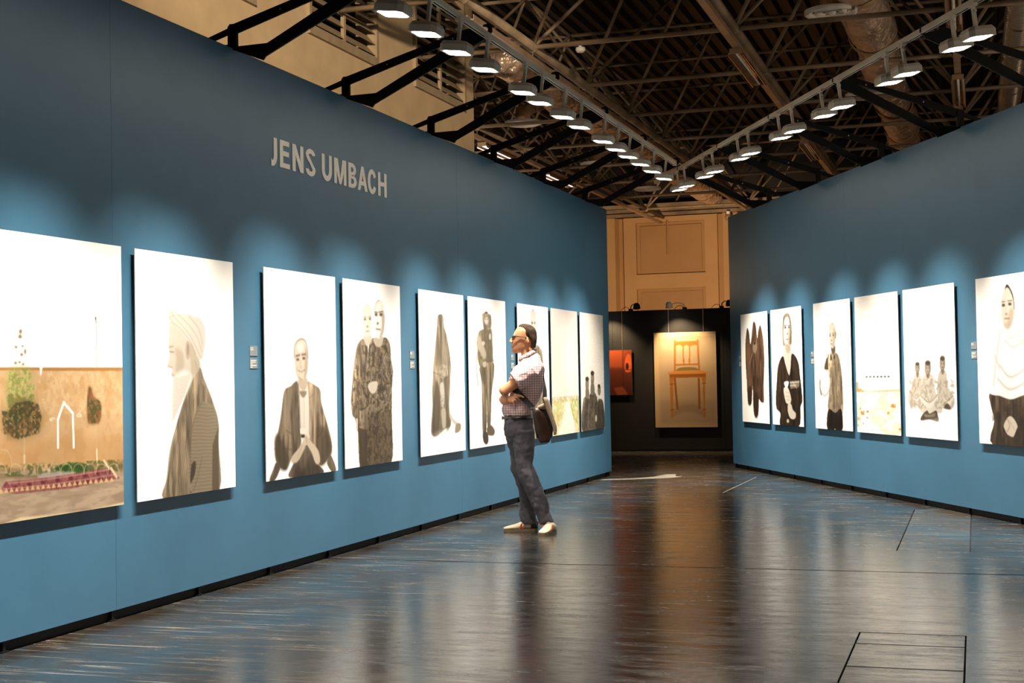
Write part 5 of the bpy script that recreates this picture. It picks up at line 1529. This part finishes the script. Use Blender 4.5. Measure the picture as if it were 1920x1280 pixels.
# right hand resting on the left side of the ribs, fingers towards the strap
palm = ((-0.0804), -0.205, 1.1799)
ellipsoid(b, (0.5 * (wr_r[0] + palm[0]) + 0.004, -0.196, 0.5 * (wr_r[2] + palm[2])), (0.036, 0.017, 0.036), rot=Matrix.Rotation(-0.25, 3, 'Y'))
fing = [  # knuckle, middle joint, tip in trace units
    ((-0.0681, 1.2108), (-0.0408, 1.2032), (-0.0260, 1.1828), 0.0092), ((-0.0725, 1.1945), (-0.0412, 1.1828), (-0.0253, 1.1547), 0.0095), ((-0.0804, 1.1770), (-0.0574, 1.1594), (-0.0461, 1.1360), 0.0092), ((-0.0924, 1.1623), (-0.0753, 1.1390), (-0.0658, 1.1173), 0.0082)]
for k, (a_, m_, t_, r_) in enumerate(fing):
    b.tube([P3(a_, -0.203), P3(((a_[0] + m_[0]) / 2, (a_[1] + m_[1]) / 2), -0.216), P3(m_, -0.219), P3(t_, -0.205)], [r_ * 1.1, r_ * 1.05, r_, r_ * 0.8], 8)
b.tube([P3((-0.0768, 1.2149), -0.200), P3((-0.0419, 1.2062), -0.222), P3((-0.0117, 1.1974), -0.232), P3((0.0132, 1.1828), -0.226)], [0.012, 0.011, 0.0105, 0.008], 8)   # thumb over the strap
# legs inside the trousers
for s, hip, kn, an in ((-1, (0.0, 0.92), (0.0183, 0.5337), (0.1773, 0.1312)), (1, (0.0, 0.92), (-0.0339, 0.5268), (0.0278, 0.1173))):
    b.tube([(hip[0], s * 0.085, hip[1]), (kn[0], s * 0.10, kn[1]), (an[0], s * 0.085, an[1]), (an[0] - 0.02, s * 0.085, 0.06)], [0.060, 0.036, 0.030, 0.034], 12)
person = b.build('person', M['skin'])
person.location = MAN_LOC; person.rotation_euler = (0, 0, MAN_RZ)
fuse(person, 0.0052, 3, 0.4)
tag(person, 'man in a pink checked shirt and grey trousers standing with folded arms before the prints', 'person')

# --- shirt
m = MB()
loft(m, [((-0.0406), 0, 1.0238, 0.128, 0.165), ((-0.0387), 0, 1.0659, 0.142, 0.178), ((-0.0320), 0, 1.1127, 0.145, 0.180), (0.0045, 0, 1.1886, 0.150, 0.178),
         (0.0352, 0, 1.2646, 0.150, 0.178), (0.0365, 0, 1.3347, 0.152, 0.182), (0.0452, 0, 1.3932, 0.150, 0.188), (0.0630, 0, 1.4443, 0.134, 0.190), (0.0713, 0, 1.4801, 0.104, 0.172, 0.10),
         (0.0719, 0, 1.5108, 0.090, 0.128, 0.28), (0.0596, 0, 1.5363, 0.076, 0.084, 0.38)], 28, 2.3)
sl = [(shl_l[0] + 0.005, -0.165, shl_l[2] + 0.012), (shl_l[0] - 0.03, -0.205, shl_l[2] - 0.045), (0.0020, -0.216, 1.3640), ((-0.0543), -0.220, 1.3260 + 0.004)]
m.tube(sl, [0.072, 0.088, 0.086, 0.086], 16)
sr = [(shl_r[0] + 0.005, 0.165, shl_r[2] + 0.012), (shl_r[0] - 0.03, 0.205, shl_r[2] - 0.045), (0.45 * shl_r[0] + 0.55 * elb_r[0], 0.220, 0.45 * shl_r[2] + 0.55 * elb_r[2])]
m.tube(sr, [0.070, 0.080, 0.080], 16)
shirt = m.build('shirt', M['shirt'], person)
fuse(shirt, 0.008, 4, 0.5); crumple(shirt, 0.028, 0.07, 'shirt_folds')
# collar band
m = MB(); n = 20; vs = []
for (z_off, r_) in ((-0.012, 1.06), (0.026, 1.0), (0.030, 1.07), (-0.006, 1.17)):
    for k in range(n):
        a = 2 * PI * k / n
        x = 0.0521 + math.cos(a) * 0.070 * r_; vs.append((x, math.sin(a) * 0.066 * r_, 1.5466 + z_off + math.cos(a) * 0.036))
fs = [(r * n + k, r * n + (k + 1) % n, (r + 1) * n + (k + 1) % n, (r + 1) * n + k) for r in range(3) for k in range(n)]
fs += [(3 * n + k, 3 * n + (k + 1) % n, (k + 1) % n, k) for k in range(n)]
col_ = obj('collar', vs, fs, M['shirt'], person, True)
# sleeve hem
m = MB(); hc = Vector(sl[-1]); hd = (Vector(sl[-1]) - Vector(sl[-2])).normalized()
m.lathe([(0.083, -0.016), (0.087, -0.012), (0.0865, 0.008), (0.078, 0.010)], hc, hd, 20)
m.build('sleeve_hem', M['shirt'], person, True)

# --- trousers
m = MB()
loft(m, [((-0.0378), 0, 0.8029, 0.085, 0.120), ((-0.0398), 0, 0.8497, 0.118, 0.160), ((-0.0386), 0, 0.9140, 0.132, 0.172), ((-0.0416), 0, 0.9724, 0.124, 0.166), ((-0.0418), 0, 1.0221, 0.120, 0.160)], 24)
def leg_loft(pts, y0, y1):
    rings = []
    nn = len(pts)
    for i, (fr, bk) in enumerate(pts):
        z = (fr[1] + bk[1]) / 2; t = i / (nn - 1)
        hx = abs(bk[0] - fr[0]) / 2
        rings.append(((fr[0] + bk[0]) / 2, y0 + (y1 - y0) * t, z, hx, max(0.058, hx * 0.92) if t < 0.3 else hx * 0.95, 0.0))
    rings = rings[::-1]
    loft(m, rings, 20, 2.1)
near = [((-0.1120, 0.8964), (0.1013, 0.8964)), ((-0.0979, 0.8183), (0.0999, 0.8183)), ((-0.0874, 0.7489), (0.0986, 0.7489)), ((-0.0833, 0.6725), (0.0889, 0.6725)), ((-0.0762, 0.6031), (0.0806, 0.6031)), ((-0.0650, 0.5337), (0.1002, 0.5337)), ((-0.0372, 0.4643), (0.1315, 0.4643)), ((-0.0018, 0.3880), (0.1613, 0.3880)), ((0.0334, 0.3047), (0.1910, 0.3047)), ((0.0715, 0.2283), (0.2104, 0.2283)), ((0.1051, 0.1659), (0.2279, 0.1659)), ((0.1146, 0.1173), (0.2409, 0.1173)), ((0.1180, 0.0791), (0.2458, 0.0826))]
far = [((-0.1500, 0.8964), (0.0400, 0.8964)), ((-0.1583, 0.8183), (0.0444, 0.8183)), ((-0.1339, 0.7489), (0.0431, 0.7489)), ((-0.1214, 0.6725), (0.0347, 0.6725)), ((-0.1179, 0.6031), (0.0334, 0.6031)), ((-0.1122, 0.5337), (0.0426, 0.5337)), ((-0.0837, 0.4643), (0.0586, 0.4643)), ((-0.0573, 0.3880), (0.0711, 0.3880)), ((-0.0471, 0.3047), (0.0799, 0.3047)), ((-0.0416, 0.2283), (0.0889, 0.2283)), ((-0.0457, 0.1589), (0.1015, 0.1589)), ((-0.0440, 0.0999), (0.1032, 0.0999)), ((-0.0357, 0.0617), (0.1052, 0.0617))]
leg_loft(near, -0.080, -0.095)
leg_loft(far, 0.080, 0.090)
tr = m.build('trousers', M['trouser'], person)
fuse(tr, 0.008, 5, 0.5); crumple(tr, 0.030, 0.085, 'trouser_folds')
# belt, buckle and loops
m = MB(); n = 28
zb0, zb1 = 0.9929, 1.0180
cxb = (-0.0421)
vs = [(cxb + math.cos(2 * PI * k / n) * r_ * 0.129, math.sin(2 * PI * k / n) * r_ * 0.169, z) for z, r_ in ((zb0, 1.0), (zb0, 1.035), (zb1, 1.035), (zb1, 1.0)) for k in range(n)]
fs = [(r * n + k, r * n + (k + 1) % n, (r + 1) * n + (k + 1) % n, (r + 1) * n + k) for r in range(3) for k in range(n)] + [(3 * n + k, 3 * n + (k + 1) % n, (k + 1) % n, k) for k in range(n)]
bl_ = obj('belt', vs, fs, M['belt'], person, True)
MB().box(cxb - 0.145, cxb - 0.129, -0.025, 0.025, zb0 - 0.002, zb1 + 0.002).build('buckle', M['bolt'], bl_)

# --- hair
m = MB()
hr = [((0.0790, 1.6182), (0.1209, 1.6156), 0.052), ((0.0744, 1.6437), (0.1286, 1.6437), 0.066), ((0.0708, 1.6693), (0.1337, 1.6693), 0.074), ((0.0650, 1.6897), (0.1366, 1.6897), 0.078), ((0.0347, 1.7076), (0.1380, 1.7076), 0.080), ((0.0043, 1.7255), (0.1373, 1.7255), 0.081), ((-0.0055, 1.7460), (0.1356, 1.7460), 0.082), ((0.0000, 1.7690), (0.1294, 1.7690), 0.080), ((-0.0149, 1.7920), (0.1191, 1.7920), 0.073), ((-0.0299, 1.8084), (0.1020, 1.8084), 0.061), ((-0.0143, 1.8253), (0.0752, 1.8237), 0.040), ((0.0089, 1.8329), (0.0472, 1.8309), 0.018)]
rings = []
for fr, bk, hw in hr:
    rings.append(((fr[0] + bk[0]) / 2, 0, (fr[1] + bk[1]) / 2, (bk[0] - fr[0]) / 2, hw, (bk[1] - fr[1]) / max(1e-3, bk[0] - fr[0])))
loft(m, rings, 24, 2.2)
hair = m.build('hair', M['hair'], person); fuse(hair, 0.006, 3, 0.4)
for s in (-1, 1):
    c = (0.0348, 1.7153); 
    MB().tube([(c[0] + 0.004, s * 0.077, c[1]), (c[0] + 0.006, s * 0.077, c[1] - 0.022)], [0.010, 0.004], 8).build('sideburn', M['hair'], person, True)
# --- eyes and eyebrows
for s in (-1, 1):
    c = (-0.0614, 1.7128)
    e = MB(); ellipsoid(e, (c[0] + 0.008, s * 0.031, c[1]), (0.009, 0.011, 0.007)); e.build('eye', M['glass_frame'], person, True)
    c = (-0.0671, 1.7317)
    MB().tube([(c[0] - 0.001, s * 0.012, c[1]), (c[0] + 0.004, s * 0.034, c[1] + 0.004), (c[0] + 0.020, s * 0.056, c[1])], [0.003, 0.004, 0.002], 6).build('eyebrow', M['hair'], person, True)
# --- spectacles
g = MB(); h0, h1, ear = (-0.0715, 1.7153), (-0.0520, 1.7194), (0.0551, 1.7076)
for s in (-1, 1):
    g.tube([(h0[0] - 0.006, s * 0.058, h0[1] + 0.004), (h1[0] + 0.01, s * 0.075, h1[1] + 0.001), (ear[0] - 0.02, s * 0.084, ear[1] + 0.003), (ear[0] + 0.008, s * 0.082, ear[1] - 0.014)], [0.0042, 0.0042, 0.003, 0.003], 6)
    pts = [(h0[0] - 0.010 + 0.008 * abs(s * 0.034 + 0.024 * math.cos(a)) / 0.06, s * 0.034 + 0.024 * math.cos(a), h0[1] - 0.010 + 0.016 * math.sin(a)) for a in [2 * PI * k / 14 for k in range(15)]]
    g.tube(pts, 0.0026, 6)
g.tube([(h0[0] - 0.012, -0.011, h0[1] - 0.004), (h0[0] - 0.016, 0, h0[1] - 0.001), (h0[0] - 0.012, 0.011, h0[1] - 0.004)], 0.0025, 6)
sp_ = g.build('spectacles', M['glass_frame'], person, True)
for s in (-1, 1):
    q = MB(); q.lathe([(0.0005, 0.0008), (0.022, 0.0006), (0.022, -0.0006), (0.0005, -0.0008)], (h0[0] - 0.006, s * 0.034, h0[1] - 0.010), (1, 0, 0), 14); q.build('lens_glass', M['specs'], sp_, True)
# --- wristwatch on the far forearm
MB().lathe([(0.040, -0.010), (0.043, -0.009), (0.043, 0.009), (0.040, 0.010)], (elb_l[0] - 0.004, -0.105, elb_l[2] + 0.006), (0.0, 1, 0.05), 18).build('wristband', M['glass_frame'], person, True)
MB().tube([P3(((fing[2][0][0] * 0.4 + fing[2][1][0] * 0.6) - 0.004, (fing[2][0][1] * 0.4 + fing[2][1][1] * 0.6) + 0.004), -0.2275), P3(((fing[2][0][0] * 0.4 + fing[2][1][0] * 0.6) + 0.002, (fing[2][0][1] * 0.4 + fing[2][1][1] * 0.6) - 0.008), -0.2275)], 0.0022, 6).build('ring', M['bolt'], person, True)

# --- shoes
def shoe(loc, rz, pitch, name='shoe'):
    """toe towards -x, length 0.30, origin under the heel"""
    r = person
    m = MB()
    secs = [(0.012, 0.030, 0.075, 0.024), (-0.010, 0.036, 0.085, 0.030), (-0.05, 0.038, 0.098, 0.036), (-0.10, 0.038, 0.094, 0.040), (-0.145, 0.042, 0.078, 0.042), (-0.19, 0.046, 0.062, 0.042), (-0.235, 0.046, 0.052, 0.038), (-0.268, 0.038, 0.044, 0.032), (-0.288, 0.022, 0.036, 0.026)]
    n = 14; vs = []
    for x, hw, top, _ in secs:
        for k in range(n):
            a = 2 * PI * k / n; c, s = math.cos(a), math.sin(a)
            z = 0.02 + (top - 0.02) * (0.5 + 0.5 * math.copysign(abs(s) ** 0.8, s))
            wd = hw * math.copysign(abs(c) ** 0.75, c) * (1.0 if s < 0.2 else 0.9)
            vs.append((x, wd, z))
    fs = [(i * n + k, i * n + (k + 1) % n, (i + 1) * n + (k + 1) % n, (i + 1) * n + k) for i in range(len(secs) - 1) for k in range(n)]
    fs += [tuple(range(n - 1, -1, -1)), tuple((len(secs) - 1) * n + k for k in range(n))]
    o = obj(name, vs, fs, M['shoe'], r, True)
    o.location = loc; o.rotation_euler = (0, pitch, rz)
    out = [(x, hw + 0.004) for x, hw, _, _ in secs]
    poly = [(x, w_) for x, w_ in out] + [(x, -w_) for x, w_ in out[::-1]]
    so = MB().prism(poly, 'z', 0.0, 0.024).build('sole', M['sole'], o)
    for s in (-1, 1):
        for x0 in (-0.115, -0.142):
            m = MB(); m.prism([(x0, 0.026), (x0 - 0.014, 0.028), (x0 + 0.008, 0.072), (x0 + 0.020, 0.074)], 'y', s * 0.036, s * 0.0455); m.build('stripe', M['shoe_orange'], o)
    hl = MB(); hl.raw([(x * 1.02 + 0.002, w_ * 1.06, z) for x, w_, z in vs[:3 * n]], [(i * n + k, i * n + (k + 1) % n, (i + 1) * n + (k + 1) % n, (i + 1) * n + k) for i in range(2) for k in range(n)] + [tuple(range(n - 1, -1, -1))])
    hl.build('heel_cap', M['shoe_dark'] if rz < 0.3 and rz > -0.3 else M['shoe'], o, True)
    MB().box(0.004, 0.020, -0.012, 0.012, 0.055, 0.082).build('heel_tab', M['shoe_orange'], o)
    m = MB()
    for k in range(4):
        x = -0.105 - 0.022 * k; z = 0.096 - 0.011 * k
        m.tube([(x, -0.018, z - 0.004), (x, 0, z + 0.003), (x, 0.018, z - 0.004)], 0.003, 6)
    m.build('laces', M['letter'], o, True)
    return o
f0 = (0.1021, 0.0062); f1 = (0.1819, 0.0062)
shoe((f0[0] - 0.004, 0.092, 0.0), 0.05, 0.0)
shoe((f1[0] + 0.060, -0.062, 0.0), 1.22, 0.0)

# --- shoulder bag: hangs on the strap at his left hip, a thing of its own
bag = empty('shoulder_bag', MAN_LOC, MAN_RZ)
tag(bag, 'dark brown leather shoulder bag with beige flap hanging at the hip of the man', 'bag')
def bag_loft(name, rows, y0, y1, mat, vox=0.006):
    mm = MB(); rings = []
    for fr, bk in rows:
        rings.append(((fr[0] + bk[0]) / 2, (y0 + y1) / 2, (fr[1] + bk[1]) / 2, (bk[0] - fr[0]) / 2, (y1 - y0) / 2, (bk[1] - fr[1]) / max(1e-3, (bk[0] - fr[0]))))
    loft(mm, rings[::-1], 20, 3.6)
    o = mm.build(name, mat, bag, True)
    return o
bag_loft('bag_body', [((0.0903, 1.0893), (0.1372, 1.0951)), ((0.0924, 1.0425), (0.1774, 1.0601)), ((0.0971, 0.9841), (0.2113, 0.9958)), ((0.1036, 0.9257), (0.2336, 0.9374)), ((0.1154, 0.8672), (0.2412, 0.8789)), ((0.1319, 0.8146), (0.2373, 0.8263)), ((0.1461, 0.7901), (0.2251, 0.7971))], -0.285, -0.190, M['bag_brown'])
o = bag_loft('lining', [((0.1313, 1.0922), (0.1840, 1.0981)), ((0.1657, 1.0601), (0.2126, 1.0659)), ((0.1996, 0.9958), (0.2437, 1.0075)), ((0.2217, 0.9257), (0.2598, 0.9315)), ((0.2334, 0.8672), (0.2526, 0.8614)), ((0.2304, 0.8322), (0.2403, 0.8292))], -0.270, -0.195, M['bag_black'])
bag_loft('flap', [((0.1797, 1.1828), (0.2061, 1.1851)), ((0.1849, 1.1477), (0.2290, 1.1606)), ((0.1928, 1.1010), (0.2427, 1.1127)), ((0.2122, 1.0425), (0.2562, 1.0542)), ((0.2373, 0.9783), (0.2725, 0.9899)), ((0.2521, 0.9257), (0.2891, 0.9374)), ((0.2589, 0.8848), (0.2912, 0.8964)), ((0.2642, 0.8555), (0.2836, 0.8643))], -0.295, -0.180, M['bag_canvas'])
bag_loft('top_gusset', [((0.1641, 1.1273), (0.1846, 1.1331)), ((0.1257, 1.1068), (0.1930, 1.1127)), ((0.1090, 1.0893), (0.2041, 1.0776))], -0.282, -0.185, M['bag_canvas'])
bag_loft('side_gusset', [((0.0817, 1.0951), (0.1197, 1.0981)), ((0.0846, 1.0309), (0.1186, 1.0367)), ((0.0937, 0.9549), (0.1230, 0.9607)), ((0.1040, 0.8848), (0.1304, 0.8906)), ((0.1147, 0.8322), (0.1411, 0.8380))], -0.276, -0.200, M['bag_black'])
def band(name, path, hw, th, mat, parent):
    """flat strap: path of (x, y, z) with the width direction in the x-z plane, across the path"""
    vs = []; n = len(path)
    for i, p in enumerate(path):
        p = Vector(p); t = (Vector(path[min(i + 1, n - 1)]) - Vector(path[max(i - 1, 0)])).normalized()
        nrm = Vector((p.x * 0.5, p.y, 0)).normalized()
        wv = t.cross(nrm).normalized()
        for a, c in ((-hw, 0), (hw, 0), (hw, th), (-hw, th)):
            vs.append(p + wv * a + nrm * c)
    fs = [(i * 4 + k, i * 4 + (k + 1) % 4, (i + 1) * 4 + (k + 1) % 4, (i + 1) * 4 + k) for i in range(n - 1) for k in range(4)] + [(3, 2, 1, 0), tuple((n - 1) * 4 + k for k in range(4))]
    return obj(name, vs, fs, mat, parent)
pth = [P3((0.0978, 1.0192), -0.262), P3((0.0816, 1.0893), -0.232), P3((0.0416, 1.1419), -0.214), P3((-0.0071, 1.1945), -0.205), P3((-0.0473, 1.2325), -0.192), P3((-0.0816, 1.2705), -0.165), (-0.062, -0.10, 1.33), (-0.050, 0.0, 1.39), (-0.02, 0.10, 1.45), (0.04, 0.135, 1.505), (0.10, 0.12, 1.49), (0.175, 0.04, 1.40), (0.195, -0.06, 1.28), (0.19, -0.15, 1.15), P3((0.1789, 1.1360), -0.225)]
band('strap', catmull(pth, 4), 0.025, 0.005, M['bag_black'], bag)
MB().box(0.0787 - 0.012, 0.0787 + 0.022, -0.246, -0.236, 1.0951 - 0.012, 1.0951 + 0.006).build('strap_buckle', M['bolt'], bag)
